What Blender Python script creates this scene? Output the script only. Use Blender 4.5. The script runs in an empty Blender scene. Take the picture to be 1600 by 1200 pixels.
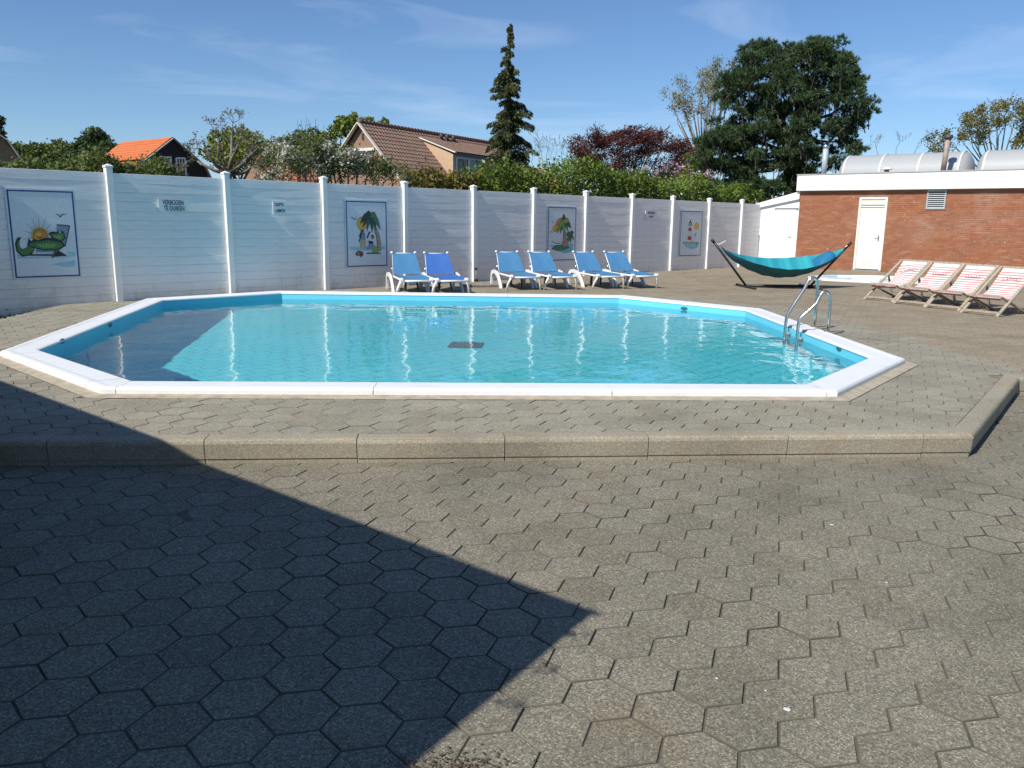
import bpy, bmesh, math, random
import numpy as np
from mathutils import Vector, Matrix

random.seed(7)
RNG = np.random.default_rng(11)
R = math.radians
sc = bpy.context.scene
COL = sc.collection

# ------------------------------------------------------------------ camera
F_PX, PITCH, ROLL, CAM_H = 1258.06, 0.2003, 0.01466, 1.433
_cp, _sp, _cr, _sr = math.cos(PITCH), math.sin(PITCH), math.cos(ROLL), math.sin(ROLL)
V_FW = Vector((0, _cp, -_sp)); _up = Vector((0, _sp, _cp)); _rt = Vector((1, 0, 0))
V_R = _cr * _rt + _sr * _up
V_U = -_sr * _rt + _cr * _up
CAM = Vector((0, 0, CAM_H))
cd = bpy.data.cameras.new('camera'); co = bpy.data.objects.new('camera', cd); COL.objects.link(co)
cd.sensor_width = 36; cd.sensor_fit = 'HORIZONTAL'; cd.lens = F_PX * 36 / 1600
cd.clip_start = 0.05; cd.clip_end = 2000
co.matrix_world = Matrix(((V_R.x, V_U.x, -V_FW.x, CAM.x), (V_R.y, V_U.y, -V_FW.y, CAM.y),
                          (V_R.z, V_U.z, -V_FW.z, CAM.z), (0, 0, 0, 1)))
sc.camera = co

# ------------------------------------------------------------------ light and sky
SUN_EL, SUN_DIR = 43.0, 46.6            # elevation; direction the light travels (deg from +x)
world = bpy.data.worlds.new('World'); sc.world = world; world.use_nodes = True
wn, wl = world.node_tree.nodes, world.node_tree.links
wn.clear()
w_out = wn.new('ShaderNodeOutputWorld'); w_bg = wn.new('ShaderNodeBackground')
w_sky = wn.new('ShaderNodeTexSky'); w_sky.sky_type = 'NISHITA'; w_sky.sun_disc = False
w_sky.sun_elevation = R(SUN_EL)
w_sky.sun_rotation = R(90 - (SUN_DIR + 180))
w_sky.air_density = 0.95; w_sky.dust_density = 0.1; w_sky.ozone_density = 8.0
w_bg.inputs['Strength'].default_value = 0.108
w_co = wn.new('ShaderNodeTexCoord'); w_map = wn.new('ShaderNodeMapping')
w_map.inputs['Rotation'].default_value = (0.1, 0.16, 0.4)
w_map.inputs['Scale'].default_value = (1.5, 2.2, 9.0); w_map.inputs['Location'].default_value = (7.4, 1.9, 3.3)
w_no = wn.new('ShaderNodeTexNoise'); w_no.inputs['Scale'].default_value = 1.7
w_no.inputs['Detail'].default_value = 7; w_no.inputs['Roughness'].default_value = 0.55
w_no.inputs['Distortion'].default_value = 0.6
w_rp = wn.new('ShaderNodeValToRGB')
w_rp.color_ramp.elements[0].position = 0.55; w_rp.color_ramp.elements[0].color = (0, 0, 0, 1)
w_rp.color_ramp.elements[1].position = 0.86; w_rp.color_ramp.elements[1].color = (.26, .26, .26, 1)
w_mx = wn.new('ShaderNodeMix'); w_mx.data_type = 'RGBA'
w_mx.inputs[7].default_value = (10.0, 10.6, 11.4, 1)
wl.new(w_co.outputs['Generated'], w_map.inputs[0]); wl.new(w_map.outputs[0], w_no.inputs['Vector'])
wl.new(w_no.outputs['Fac'], w_rp.inputs[0]); wl.new(w_rp.outputs[0], w_mx.inputs[0])
wl.new(w_sky.outputs[0], w_mx.inputs[6]); wl.new(w_mx.outputs[2], w_bg.inputs[0])
wl.new(w_bg.outputs[0], w_out.inputs[0])
sd = bpy.data.lights.new('sun', 'SUN'); so = bpy.data.objects.new('sun', sd); COL.objects.link(so)
sd.energy = 5.0; sd.angle = R(0.53); sd.color = (1.0, 0.955, 0.88)
D2 = Vector((math.cos(R(SUN_DIR)), math.sin(R(SUN_DIR)), 0))
SUN_V = (D2 * math.cos(R(SUN_EL)) + Vector((0, 0, -math.sin(R(SUN_EL))))).normalized()
so.rotation_euler = SUN_V.to_track_quat('-Z', 'Y').to_euler(); so.location = (-20, -20, 30)
sd.cycles.is_caustics_light = True
sc.view_settings.view_transform = 'Standard'; sc.view_settings.look = 'None'
sc.view_settings.gamma = 1; sc.view_settings.use_curve_mapping = False
sc.view_settings.exposure = 0.12
sc.render.engine = 'CYCLES'
cy = sc.cycles
cy.max_bounces = 8; cy.diffuse_bounces = 4; cy.glossy_bounces = 4; cy.transmission_bounces = 6
cy.transparent_max_bounces = 8; cy.use_denoising = True; cy.sample_clamp_indirect = 6
cy.caustics_refractive = True; cy.caustics_reflective = False
try:
    cy.denoiser = 'OPENIMAGEDENOISE'; cy.denoising_input_passes = 'RGB_ALBEDO_NORMAL'
except Exception:
    pass

# ------------------------------------------------------------------ helpers
def ray(px, py):
    return V_FW + V_R * ((px - 800) / F_PX) + V_U * ((600 - py) / F_PX)
def gnd(px, py, z=0.0):                  # photograph pixel -> point on a level plane
    d = ray(px, py); return CAM + d * ((z - CAM.z) / d.z)
def at(px, py, Y):                       # photograph pixel -> point at distance Y
    d = ray(px, py); return CAM + d * (Y / d.y)
def onpl(px, py, p0, n):
    d = ray(px, py); n = Vector(n); return CAM + d * ((Vector(p0) - CAM).dot(n) / d.dot(n))

def wm(o):
    return (wm(o.parent) @ o.matrix_basis) if o.parent else o.matrix_basis.copy()
def tag(o, label=None, cat=None, group=None, kind=None):
    if label: o['label'] = label
    if cat: o['category'] = cat
    if group: o['group'] = group
    if kind: o['kind'] = kind
    return o
def thing(name, label, cat, loc=(0, 0, 0), rz=0.0, group=None):
    o = bpy.data.objects.new(name, None); COL.objects.link(o)
    o.empty_display_size = .2
    o.location = loc; o.rotation_euler = (0, 0, rz)
    return tag(o, label, cat, group)
def link(name, data, parent=None):
    o = bpy.data.objects.new(name, data); COL.objects.link(o)
    if parent: o.parent = parent
    return o
def copy_tree(o, parent=None):
    c = o.copy(); COL.objects.link(c)
    if parent: c.parent = parent
    for ch in list(o.children): copy_tree(ch, c)
    return c

class MB:
    """collects shapes, builds one mesh"""
    def __init__(s): s.v = []; s.f = []; s.m = []; s.sm = []
    def add(s, vs, fs, m=0, smooth=False):
        b = len(s.v); s.v += [tuple(v) for v in vs]
        for f in fs: s.f.append([b + i for i in f]); s.m.append(m); s.sm.append(smooth)
    def box(s, c, d, rz=0, m=0, M=None, bev=0):
        x, y, z = d[0] / 2, d[1] / 2, d[2] / 2
        if bev:
            b = bev; vs = []
            for zz, e in ((-z, b), (-z + b, 0), (z - b, 0), (z, b)):
                X, Y = x - e, y - e; k = b if e == 0 else b * .6
                vs += [(-X + k, -Y, zz), (X - k, -Y, zz), (X, -Y + k, zz), (X, Y - k, zz), (X - k, Y, zz), (-X + k, Y, zz), (-X, Y - k, zz), (-X, -Y + k, zz)]
            fs = [list(range(7, -1, -1)), list(range(24, 32))]
            for l in range(3):
                for i in range(8):
                    j = (i + 1) % 8; fs.append((l * 8 + i, l * 8 + j, l * 8 + 8 + j, l * 8 + 8 + i))
        else:
            vs = [(-x, -y, -z), (x, -y, -z), (x, y, -z), (-x, y, -z), (-x, -y, z), (x, -y, z), (x, y, z), (-x, y, z)]
            fs = [(3, 2, 1, 0), (4, 5, 6, 7), (0, 1, 5, 4), (1, 2, 6, 5), (2, 3, 7, 6), (3, 0, 4, 7)]
        T = Matrix.Translation(c) @ (M if M is not None else Matrix.Rotation(rz, 4, 'Z'))
        s.add([T @ Vector(v) for v in vs], fs, m); return s
    def bar(s, a, b, w, h, m=0, up=(0, 0, 1)):
        a, b = Vector(a), Vector(b); d = b - a; L = d.length; z = d / L
        x = Vector(up).cross(z)
        if x.length < 1e-4: x = Vector((1, 0, 0)).cross(z)
        x.normalize(); y = z.cross(x)
        M = Matrix((x, y, z)).transposed().to_4x4()
        return s.box((a + b) / 2, (w, h, L), M=M, m=m)
    def tube(s, pts, rad, n=8, m=0, caps=True):
        pts = [Vector(p) for p in pts]; N = len(pts)
        if not hasattr(rad, '__len__'): rad = [rad] * N
        prev = None; vs = []
        for i, p in enumerate(pts):
            t = (pts[min(i + 1, N - 1)] - pts[max(i - 1, 0)])
            t = t.normalized() if t.length > 1e-9 else Vector((0, 0, 1))
            if prev is None:
                prev = t.orthogonal().normalized()
            prev = (prev - t * prev.dot(t))
            prev = prev.normalized() if prev.length > 1e-6 else t.orthogonal().normalized()
            y = t.cross(prev)
            for k in range(n):
                a = 2 * math.pi * k / n
                vs.append(p + (prev * math.cos(a) + y * math.sin(a)) * rad[i])
        fs = [(i * n + k, i * n + (k + 1) % n, (i + 1) * n + (k + 1) % n, (i + 1) * n + k) for i in range(N - 1) for k in range(n)]
        if caps: fs += [list(range(n - 1, -1, -1)), list(range((N - 1) * n, N * n))]
        s.add(vs, fs, m, True); return s
    def prism(s, poly, z0, z1, m=0):      # poly CCW list of (x,y)
        n = len(poly); vs = [(x, y, z0) for x, y in poly] + [(x, y, z1) for x, y in poly]
        fs = [list(range(n - 1, -1, -1)), list(range(n, 2 * n))] + [(i, (i + 1) % n, n + (i + 1) % n, n + i) for i in range(n)]
        s.add(vs, fs, m); return s
    def grid(s, P, m=0, smooth=True, closed=False):   # P[i][j]
        a, b = len(P), len(P[0]); vs = [p for r in P for p in r]
        fs = [(i * b + j, i * b + j + 1, (i + 1) * b + j + 1, (i + 1) * b + j) for i in range(a - 1) for j in range(b - 1)]
        s.add(vs, fs, m, smooth); return s
    def ball(s, c, r, m=0, n=8):
        c = Vector(c); r = r if hasattr(r, '__len__') else (r, r, r)
        P = [[c + Vector((r[0] * math.sin(a) * math.cos(b), r[1] * math.sin(a) * math.sin(b), r[2] * math.cos(a)))
              for b in [2 * math.pi * j / n for j in range(n + 1)]] for a in [math.pi * i / (n // 2) for i in range(n // 2 + 1)]]
        return s.grid(P, m)
    def mesh(s, name, mats, inv=None):
        me = bpy.data.meshes.new(name)
        v = [inv @ Vector(p) for p in s.v] if inv is not None else s.v
        me.from_pydata(v, [], s.f)
        for mt in (mats if isinstance(mats, (list, tuple)) else [mats]): me.materials.append(mt)
        me.polygons.foreach_set('material_index', s.m); me.polygons.foreach_set('use_smooth', s.sm)
        me.update(); return me
    def build(s, name, mats, parent=None, world=False):
        inv = wm(parent).inverted() if (parent and world) else None
        return link(name, s.mesh(name, mats, inv), parent)

# ------------------------------------------------------------------ materials
def nmat(name):
    m = bpy.data.materials.new(name); m.use_nodes = True
    nt = m.node_tree; return m, nt.nodes, nt.links, nt.nodes['Principled BSDF']
def coords(n, l, scale=(1, 1, 1), mode='pos'):
    mp = n.new('ShaderNodeMapping'); mp.inputs['Scale'].default_value = scale
    if mode == 'pos': g = n.new('ShaderNodeNewGeometry'); l.new(g.outputs['Position'], mp.inputs[0])
    else: g = n.new('ShaderNodeTexCoord'); l.new(g.outputs['Object'], mp.inputs[0])
    return mp.outputs[0]
def noise(n, l, vec, scale, detail=3, rough=.55):
    t = n.new('ShaderNodeTexNoise'); t.inputs['Scale'].default_value = scale; t.inputs['Detail'].default_value = detail
    t.inputs['Roughness'].default_value = rough
    if vec: l.new(vec, t.inputs['Vector'])
    return t.outputs['Fac']
def ramp(n, l, fac, stops):
    r = n.new('ShaderNodeValToRGB'); e = r.color_ramp.elements
    while len(e) < len(stops): e.new(.5)
    for i, (p, c) in enumerate(stops):
        e[i].position = p; e[i].color = (*c, 1) if len(c) == 3 else c
    l.new(fac, r.inputs[0]); return r.outputs[0]
def mix(n, l, a, b, fac, mode='MIX'):
    x = n.new('ShaderNodeMix'); x.data_type = 'RGBA'; x.blend_type = mode
    for i, s in ((6, a), (7, b)):
        if hasattr(s, 'is_linked'): l.new(s, x.inputs[i])
        else: x.inputs[i].default_value = (*s, 1)
    if hasattr(fac, 'is_linked'): l.new(fac, x.inputs[0])
    else: x.inputs[0].default_value = fac
    return x.outputs[2]
def math_(n, l, op, a, b=0.0):
    x = n.new('ShaderNodeMath'); x.operation = op
    for i, s in ((0, a), (1, b)):
        if hasattr(s, 'is_linked'): l.new(s, x.inputs[i])
        else: x.inputs[i].default_value = s
    return x.outputs[0]
def bump(n, l, p, h, strength=.3, dist=.01):
    b = n.new('ShaderNodeBump'); b.inputs['Strength'].default_value = strength; b.inputs['Distance'].default_value = dist
    l.new(h, b.inputs['Height']); l.new(b.outputs[0], p.inputs['Normal'])
def rnd_island(n): return n.new('ShaderNodeNewGeometry').outputs['Random Per Island']
def rnd_obj(n): return n.new('ShaderNodeObjectInfo').outputs['Random']

def simple(name, c, rough=.6, var=.12, nscale=6, metal=0, bmp=0, bscale=80, mode='obj', stretch=(1, 1, 1)):
    m, n, l, p = nmat(name)
    v = coords(n, l, stretch, mode)
    f = noise(n, l, v, nscale, 4)
    col = ramp(n, l, f, [(.3, tuple(x * (1 - var) for x in c)), (.7, tuple(min(1, x * (1 + var)) for x in c))])
    l.new(col, p.inputs['Base Color']); p.inputs['Roughness'].default_value = rough; p.inputs['Metallic'].default_value = metal
    if bmp: bump(n, l, p, noise(n, l, v, bscale, 3), bmp, .004)
    return m

def paver_mat(name, tint, contrast=1.0):
    m, n, l, p = nmat(name)
    v = coords(n, l)
    vo = n.new('ShaderNodeTexVoronoi'); vo.inputs['Scale'].default_value = 185; l.new(v, vo.inputs['Vector'])
    sep = n.new('ShaderNodeSeparateColor'); l.new(vo.outputs['Color'], sep.inputs[0])
    c = contrast
    sp = ramp(n, l, sep.outputs[0], [(.0, (.36, .35, .32)), (.25, (.62, .60, .55)), (.55, (1, 1, 1)), (.85, (1.25, 1.22, 1.15)), (.97, (2.2, 2.15, 2.0))])
    sp = mix(n, l, (1, 1, 1), sp, .85 * c)
    f2 = noise(n, l, v, 75, 3)
    sp = mix(n, l, sp, ramp(n, l, f2, [(.3, (.80, .80, .80)), (.7, (1.16, 1.16, 1.16))]), 1, 'MULTIPLY')
    big = noise(n, l, v, 1.1, 5, .65)
    col = ramp(n, l, big, [(.32, tuple(x * .78 for x in tint)), (.5, tint), (.72, tuple(x * 1.13 for x in tint))])
    warm = noise(n, l, v, 2.3, 4)
    col = mix(n, l, col, (tint[0] * .96, tint[1] * .80, tint[2] * .62), ramp(n, l, warm, [(.56, (0, 0, 0)), (.76, (.55, .55, .55))]))
    r = math_(n, l, 'FRACT', math_(n, l, 'ADD', rnd_obj(n), rnd_island(n)))
    col = mix(n, l, col, ramp(n, l, r, [(0, (.90, .89, .87)), (.5, (1, 1, 1)), (1, (1.07, 1.07, 1.07))]), .9, 'MULTIPLY')
    col = mix(n, l, col, sp, 1, 'MULTIPLY')
    l.new(col, p.inputs['Base Color']); p.inputs['Roughness'].default_value = .9
    bump(n, l, p, math_(n, l, 'ADD', sep.outputs[0], noise(n, l, v, 300, 2)), .25, .003)
    return m

PAVE = paver_mat('courtyard_paver', (.212, .194, .148), .85)
PAVE_DECK = paver_mat('deck_paver', (.285, .264, .205), .6)
PAVE_BACK = paver_mat('terrace_paver', (.283, .236, .165), .5)
KERB = paver_mat('kerb_concrete', (.325, .288, .215), .42)
SAND = simple('joint_sand', (.20, .172, .122), .95, .25, 14, mode='pos')
CEMENT = simple('cement_strip', (.40, .345, .255), .92, .22, 9, bmp=.5, mode='pos')
SOIL = simple('garden_ground', (.07, .085, .03), .95, .4, 2, mode='pos')
WHITE = simple('white_paint', (.80, .80, .78), .5, .04, 3)
def coping_mat():
    m, n, l, p = nmat('white_coping'); v = coords(n, l)
    col = mix(n, l, (.80, .81, .81), (.60, .585, .52), ramp(n, l, noise(n, l, v, 2.6, 7, .72), [(.52, (0, 0, 0)), (.80, (.55, .55, .55))]))
    col = mix(n, l, col, (.45, .43, .36), ramp(n, l, noise(n, l, v, 26, 4, .6), [(.66, (0, 0, 0)), (.80, (.45, .45, .45))]))
    l.new(col, p.inputs['Base Color']); p.inputs['Roughness'].default_value = .42; return m
COPING = coping_mat()
STEEL = simple('stainless_steel', (.62, .62, .60), .24, .06, 5, metal=1)
PLASTIC_W = simple('white_resin', (.80, .80, .78), .35, .03, 5)
BLACKM = simple('black_metal', (.018, .017, .018), .4, .1, 8)
DARKM = simple('dark_metal', (.06, .06, .065), .5, .1, 8)
GREYP = simple('grey_plastic', (.25, .25, .26), .5, .1, 8)

def fence_mat():
    m, n, l, p = nmat('white_fence_paint')
    v = coords(n, l, (.9, 1, 9), 'obj')
    f = noise(n, l, v, 3.2, 6, .62)
    col = ramp(n, l, f, [(.3, (.75, .74, .72)), (.55, (.83, .82, .80)), (.8, (.86, .85, .82))])
    v2 = coords(n, l, (1, 1, 1), 'obj')
    col = mix(n, l, col, (.60, .60, .58), ramp(n, l, noise(n, l, v2, 1.6, 6, .7), [(.58, (0, 0, 0)), (.8, (.5, .5, .5))]))
    gz = n.new('ShaderNodeNewGeometry'); sx = n.new('ShaderNodeSeparateXYZ'); l.new(gz.outputs['Position'], sx.inputs[0])
    st = noise(n, l, coords(n, l, (1, 1, .35)), 5, 6, .7)
    low = math_(n, l, 'SUBTRACT', math_(n, l, 'MULTIPLY', st, 1.15), math_(n, l, 'MULTIPLY', sx.outputs[2], .55))
    col = mix(n, l, col, (.46, .44, .36), ramp(n, l, low, [(.46, (0, 0, 0)), (.76, (.5, .5, .5))]))
    l.new(col, p.inputs['Base Color']); p.inputs['Roughness'].default_value = .55
    h = noise(n, l, coords(n, l, (.8, 1, 13), 'obj'), 4.5, 6, .65)
    bump(n, l, p, h, .35, .006)
    return m
FENCE = fence_mat()

def brick_mat():
    m, n, l, p = nmat('red_brick')
    r = math_(n, l, 'FRACT', math_(n, l, 'ADD', rnd_obj(n), rnd_island(n)))
    col = ramp(n, l, r, [(0, (0.273, 0.101, 0.047)), (.3, (0.305, 0.113, 0.053)), (.65, (0.326, 0.124, 0.060)), (.9, (0.348, 0.141, 0.070)), (1, (0.374, 0.172, 0.098))])
    v = coords(n, l)
    big = noise(n, l, v, .9, 5, .7)
    col = mix(n, l, col, (.50, .33, .25), ramp(n, l, big, [(.52, (0, 0, 0)), (.78, (.5, .5, .5))]))
    spot = noise(n, l, v, 16, 2)
    col = mix(n, l, col, (.62, .52, .45), ramp(n, l, spot, [(.70, (0, 0, 0)), (.76, (.75, .75, .75))]))
    col = mix(n, l, col, ramp(n, l, noise(n, l, v, 40, 3), [(.3, (.85, .85, .85)), (.7, (1.1, 1.1, 1.1))]), 1, 'MULTIPLY')
    l.new(col, p.inputs['Base Color']); p.inputs['Roughness'].default_value = .85
    return m
BRICK = brick_mat()
MORTAR = simple('mortar', (.29, .175, .12), .9, .2, 5, mode='pos')
CREAM = simple('cream_paint', (.80, .775, .67), .45, .03, 2)

def leaf_mat(name, dark, mid, light, trans=.28, rough=.55):
    m, n, l, p = nmat(name)
    col = ramp(n, l, rnd_island(n), [(0, dark), (.5, mid), (1, light)])
    big = noise(n, l, coords(n, l), .9, 3)
    col = mix(n, l, col, ramp(n, l, big, [(.3, (.72, .72, .72)), (.7, (1.25, 1.25, 1.2))]), 1, 'MULTIPLY')
    l.new(col, p.inputs['Base Color']); p.inputs['Roughness'].default_value = rough
    p.inputs['Specular IOR Level'].default_value = .3
    tr = n.new('ShaderNodeBsdfTranslucent'); l.new(col, tr.inputs[0])
    mx = n.new('ShaderNodeMixShader'); mx.inputs[0].default_value = trans
    l.new(p.outputs[0], mx.inputs[1]); l.new(tr.outputs[0], mx.inputs[2])
    l.new(mx.outputs[0], n['Material Output'].inputs[0])
    return m
BARK = simple('bark', (.11, .085, .06), .9, .3, 10, bmp=.5, bscale=30, mode='pos')
BARK_G = simple('grey_bark', (.17, .15, .12), .9, .25, 10, mode='pos')
BARK_D = simple('dark_bark', (.055, .045, .035), .9, .3, 10, mode='pos')

# ================================================================== GROUND AND PAVING
ZC = -0.165                                # courtyard level; pool deck is z = 0
FA = 0.775201                              # fence direction
FT = Vector((math.cos(FA), math.sin(FA), 0)); FN = Vector((math.sin(FA), -math.cos(FA), 0))
F0 = Vector((-6.66971, 13.62522, 0)); FH = 2.106

OCT = [(-5.22, 8.08), (-3.34, 6.38), (2.76, 6.68), (4.17, 8.44), (4.14, 13.38), (2.13, 15.52), (-4.48, 15.39), (-6.20, 13.58)]   # outer edge of coping, CCW
def offset(poly, d):                       # CCW, d>0 grows
    n = len(poly); out = []
    for i in range(n):
        p0, p1, p2 = Vector(poly[i - 1]), Vector(poly[i]), Vector(poly[(i + 1) % n])
        a = (p1 - p0).normalized(); b = (p2 - p1).normalized()
        na, nb = Vector((a.y, -a.x)), Vector((b.y, -b.x))
        k = (na + nb) / (1 + na.dot(nb)); out.append(tuple(p1 + k * d))
    return out
OCT_HOLE = offset(OCT, -.10); OCT_BED = offset(OCT, .13); OCT_IN = offset(OCT, -.31)

bm = bmesh.new(); edges = []
for loop in ([(-900, -900), (900, -900), (900, 900), (-900, 900)], OCT_HOLE):
    vs = [bm.verts.new((x, y, -.215)) for x, y in loop]
    edges += [bm.edges.new((vs[i], vs[(i + 1) % len(vs)])) for i in range(len(vs))]
bmesh.ops.triangle_fill(bm, edges=edges, use_beauty=False)
for f in list(bm.faces):
    if f.normal.z < 0: f.normal_flip()
    c_ = f.calc_center_median(); cx, cy = c_.x, c_.y
    if all((OCT_HOLE[(i + 1) % 8][0] - OCT_HOLE[i][0]) * (cy - OCT_HOLE[i][1]) - (OCT_HOLE[(i + 1) % 8][1] - OCT_HOLE[i][1]) * (cx - OCT_HOLE[i][0]) > 0 for i in range(8)): bm.faces.remove(f)
me = bpy.data.meshes.new('ground'); bm.to_mesh(me); bm.free(); me.materials.append(SOIL)
tag(link('ground', me), kind='structure')

K0, K1, K2, K3 = (-14, 4.066), (3.26, 5.52), (4.95, 7.74), (16, 8.6)
DECK = [K0, K1, K2, K3, (26, 10), (26, 36), (9.9, 30.4), (-7.35, 13.45), (-7.25, 12.2), (-6.95, 10.74), (-6.9, 9.6), (-7.4, 8.6), (-8.6, 7.7), (-14, 7.2)]
def inside(p, poly):
    x, y = p; c = False; n = len(poly)
    for i in range(n):
        x1, y1 = poly[i]; x2, y2 = poly[i - 1]
        if (y1 > y) != (y2 > y) and x < (x2 - x1) * (y - y1) / (y2 - y1) + x1: c = not c
    return c
def clip(poly, p, nrm):                    # keep the side nrm points to
    out = []
    for i in range(len(poly)):
        a, b = poly[i], poly[(i + 1) % len(poly)]
        da = (a[0] - p[0]) * nrm[0] + (a[1] - p[1]) * nrm[1]; db = (b[0] - p[0]) * nrm[0] + (b[1] - p[1]) * nrm[1]
        if da >= 0: out.append(a)
        if (da >= 0) != (db >= 0):
            t = da / (da - db); out.append((a[0] + t * (b[0] - a[0]), a[1] + t * (b[1] - a[1])))
    return out

HS = 0.232                                 # paver width across flats
def hex_poly(cx, cy, ang, s=HS - .006):
    r = s / math.sqrt(3)
    return [(cx + r * math.cos(ang + R(30 + 60 * k)), cy + r * math.sin(ang + R(30 + 60 * k))) for k in range(6)]
def paver_geo(poly, z=0):
    n = len(poly); cx = sum(p[0] for p in poly) / n; cy = sum(p[1] for p in poly) / n
    ins = []
    for x, y in poly:
        d = math.hypot(x - cx, y - cy) or 1; k = max(0, 1 - .0028 / d); ins.append((cx + (x - cx) * k, cy + (y - cy) * k))
    vs = [(x, y, z) for x, y in ins] + [(x, y, z - .003) for x, y in poly] + [(x, y, z - .018) for x, y in poly]
    fs = [list(range(n))] + [(n + i, n + (i + 1) % n, (i + 1) % n, i) for i in range(n)] + [(2 * n + i, 2 * n + (i + 1) % n, n + (i + 1) % n, n + i) for i in range(n)]
    return vs, fs
_hexm = {}
def area(p): return abs(sum(p[i][0] * p[(i + 1) % len(p)][1] - p[(i + 1) % len(p)][0] * p[i][1] for i in range(len(p)))) / 2
def dirt_mat(name, dark, light):
    m, n, l, p = nmat(name); v = coords(n, l)
    l.new(mix(n, l, dark, light, ramp(n, l, noise(n, l, v, .85, 5, .6), [(.36, (0, 0, 0)), (.56, (1, 1, 1))])), p.inputs['Base Color']); p.inputs['Roughness'].default_value = .95; return m
DIRTS = {'c': dirt_mat('courtyard_joint_dirt', (.075, .066, .048), (.165, .148, .108)), 'd': dirt_mat('deck_joint_dirt', (.12, .108, .08), (.23, .212, .165)), 'b': dirt_mat('terrace_joint_dirt', (.21, .178, .125), (.26, .218, .152))}
def add_paver(b, poly, f=None):
    vs, fs = paver_geo(poly); n = len(poly); vs = [f(v) for v in vs] if f else vs
    b.add(vs, fs[:1]); k = len(b.v) - len(vs)
    for q in fs[1:]: b.f.append([k + i for i in q]); b.m.append(1); b.sm.append(False)
def pave(owner, ang, cells, z, mat, n_parts, shared_key):
    mat = [mat, DIRTS[shared_key]]
    """cells: list of (cx, cy, poly or None). nearest n_parts become objects of their own, the rest one joined part"""
    def seen(c):
        d = Vector((c[0], c[1], z)) - CAM; zz = d.dot(V_FW)
        if zz < .3: return 1e9
        u, v = 800 + F_PX * d.dot(V_R) / zz, 600 - F_PX * d.dot(V_U) / zz
        return zz if (-40 < u < 1640 and v < 1240) else 1e6 + zz
    cells = sorted(cells, key=seen)
    if shared_key not in _hexm:
        b = MB(); add_paver(b, hex_poly(0, 0, 0)); _hexm[shared_key] = b.mesh('paver', mat)
    jb = MB()
    for i, (cx, cy, poly) in enumerate(cells):
        dz = random.gauss(0, .0011); tx, ty = random.gauss(0, .005), random.gauss(0, .005)
        if i < n_parts:
            if poly is None:
                o = link('paver', _hexm[shared_key], owner); o.rotation_euler = (tx, ty, ang + random.gauss(0, .008))
            else:
                b = MB(); add_paver(b, [(x - cx, y - cy) for x, y in poly]); o = link('paver', b.mesh('paver', mat), owner); o.rotation_euler = (tx, ty, 0)
            o.location = (cx, cy, z + dz)
        else:
            add_paver(jb, poly or hex_poly(cx, cy, ang), lambda v: (v[0], v[1], v[2] + z + dz + ty * (v[0] - cx) + tx * (v[1] - cy)))
    if jb.v: tag(jb.build('pavers', mat, owner), kind='stuff')
def lattice(x0, x1, y0, y1, ang):
    ca, sa = math.cos(ang), math.sin(ang); rr = HS * math.sqrt(3) / 2; out = []
    Rm = max(abs(x0), abs(x1), abs(y0), abs(y1)) * 1.6; N = int(Rm / rr) + 2; M_ = int(Rm / HS) + 2
    for j in range(-N, N):
        for i in range(-M_, M_):
            u, v = (i + .5 * (j % 2)) * HS, j * rr
            x, y = u * ca - v * sa, u * sa + v * ca
            if x0 < x < x1 and y0 < y < y1: out.append((x, y))
    return out

# --- courtyard
kd = (Vector(K1) - Vector(K0)).normalized(); kn = (-kd.y, kd.x)          # towards the deck
kd2 = (Vector(K2) - Vector(K1)).normalized(); kn2 = (-kd2.y, kd2.x)
kd3 = (Vector(K3) - Vector(K2)).normalized(); kn3 = (-kd3.y, kd3.x)
def sand_sheet(x0, x1, y0, y1, step, z, lo, hi, seed):
    rng = np.random.default_rng(seed)
    nx, ny = int((x1 - x0) / step) + 1, int((y1 - y0) / step) + 1
    co_ = rng.random((int((y1 - y0) / .9) + 3, int((x1 - x0) / .9) + 3))
    P = []
    for j in range(ny):
        row = []
        for i in range(nx):
            x, y = x0 + i * step, y0 + j * step; fx, fy = (x - x0) / .9, (y - y0) / .9; a, b = int(fx), int(fy); u, v_ = fx - a, fy - b
            h = (co_[b, a] * (1 - u) + co_[b, a + 1] * u) * (1 - v_) + (co_[b + 1, a] * (1 - u) + co_[b + 1, a + 1] * u) * v_
            row.append((x, y, z + lo + (hi - lo) * h + rng.normal() * .0006))
        P.append(row)
    m = MB(); m.grid(P)
    keep = []
    for f in m.f:
        cx, cy = sum(m.v[i][0] for i in f) / 4, sum(m.v[i][1] for i in f) / 4
        if not (inside((cx, cy), DECK) and (cx, cy - .16) and inside((cx, cy - .25), DECK)): keep.append(f)
    m.f = keep; m.m = [0] * len(keep); m.sm = [True] * len(keep); return m
court = tag(sand_sheet(-9, 9, -2.5, 8.7, .12, ZC, -.0115, -.0012, 3).build('courtyard_paving', simple('joint_grit', (.12, .105, .078), .95, .35, 40, mode='pos')), kind='structure')
ang_c = R(-17.9); cells = []
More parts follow.
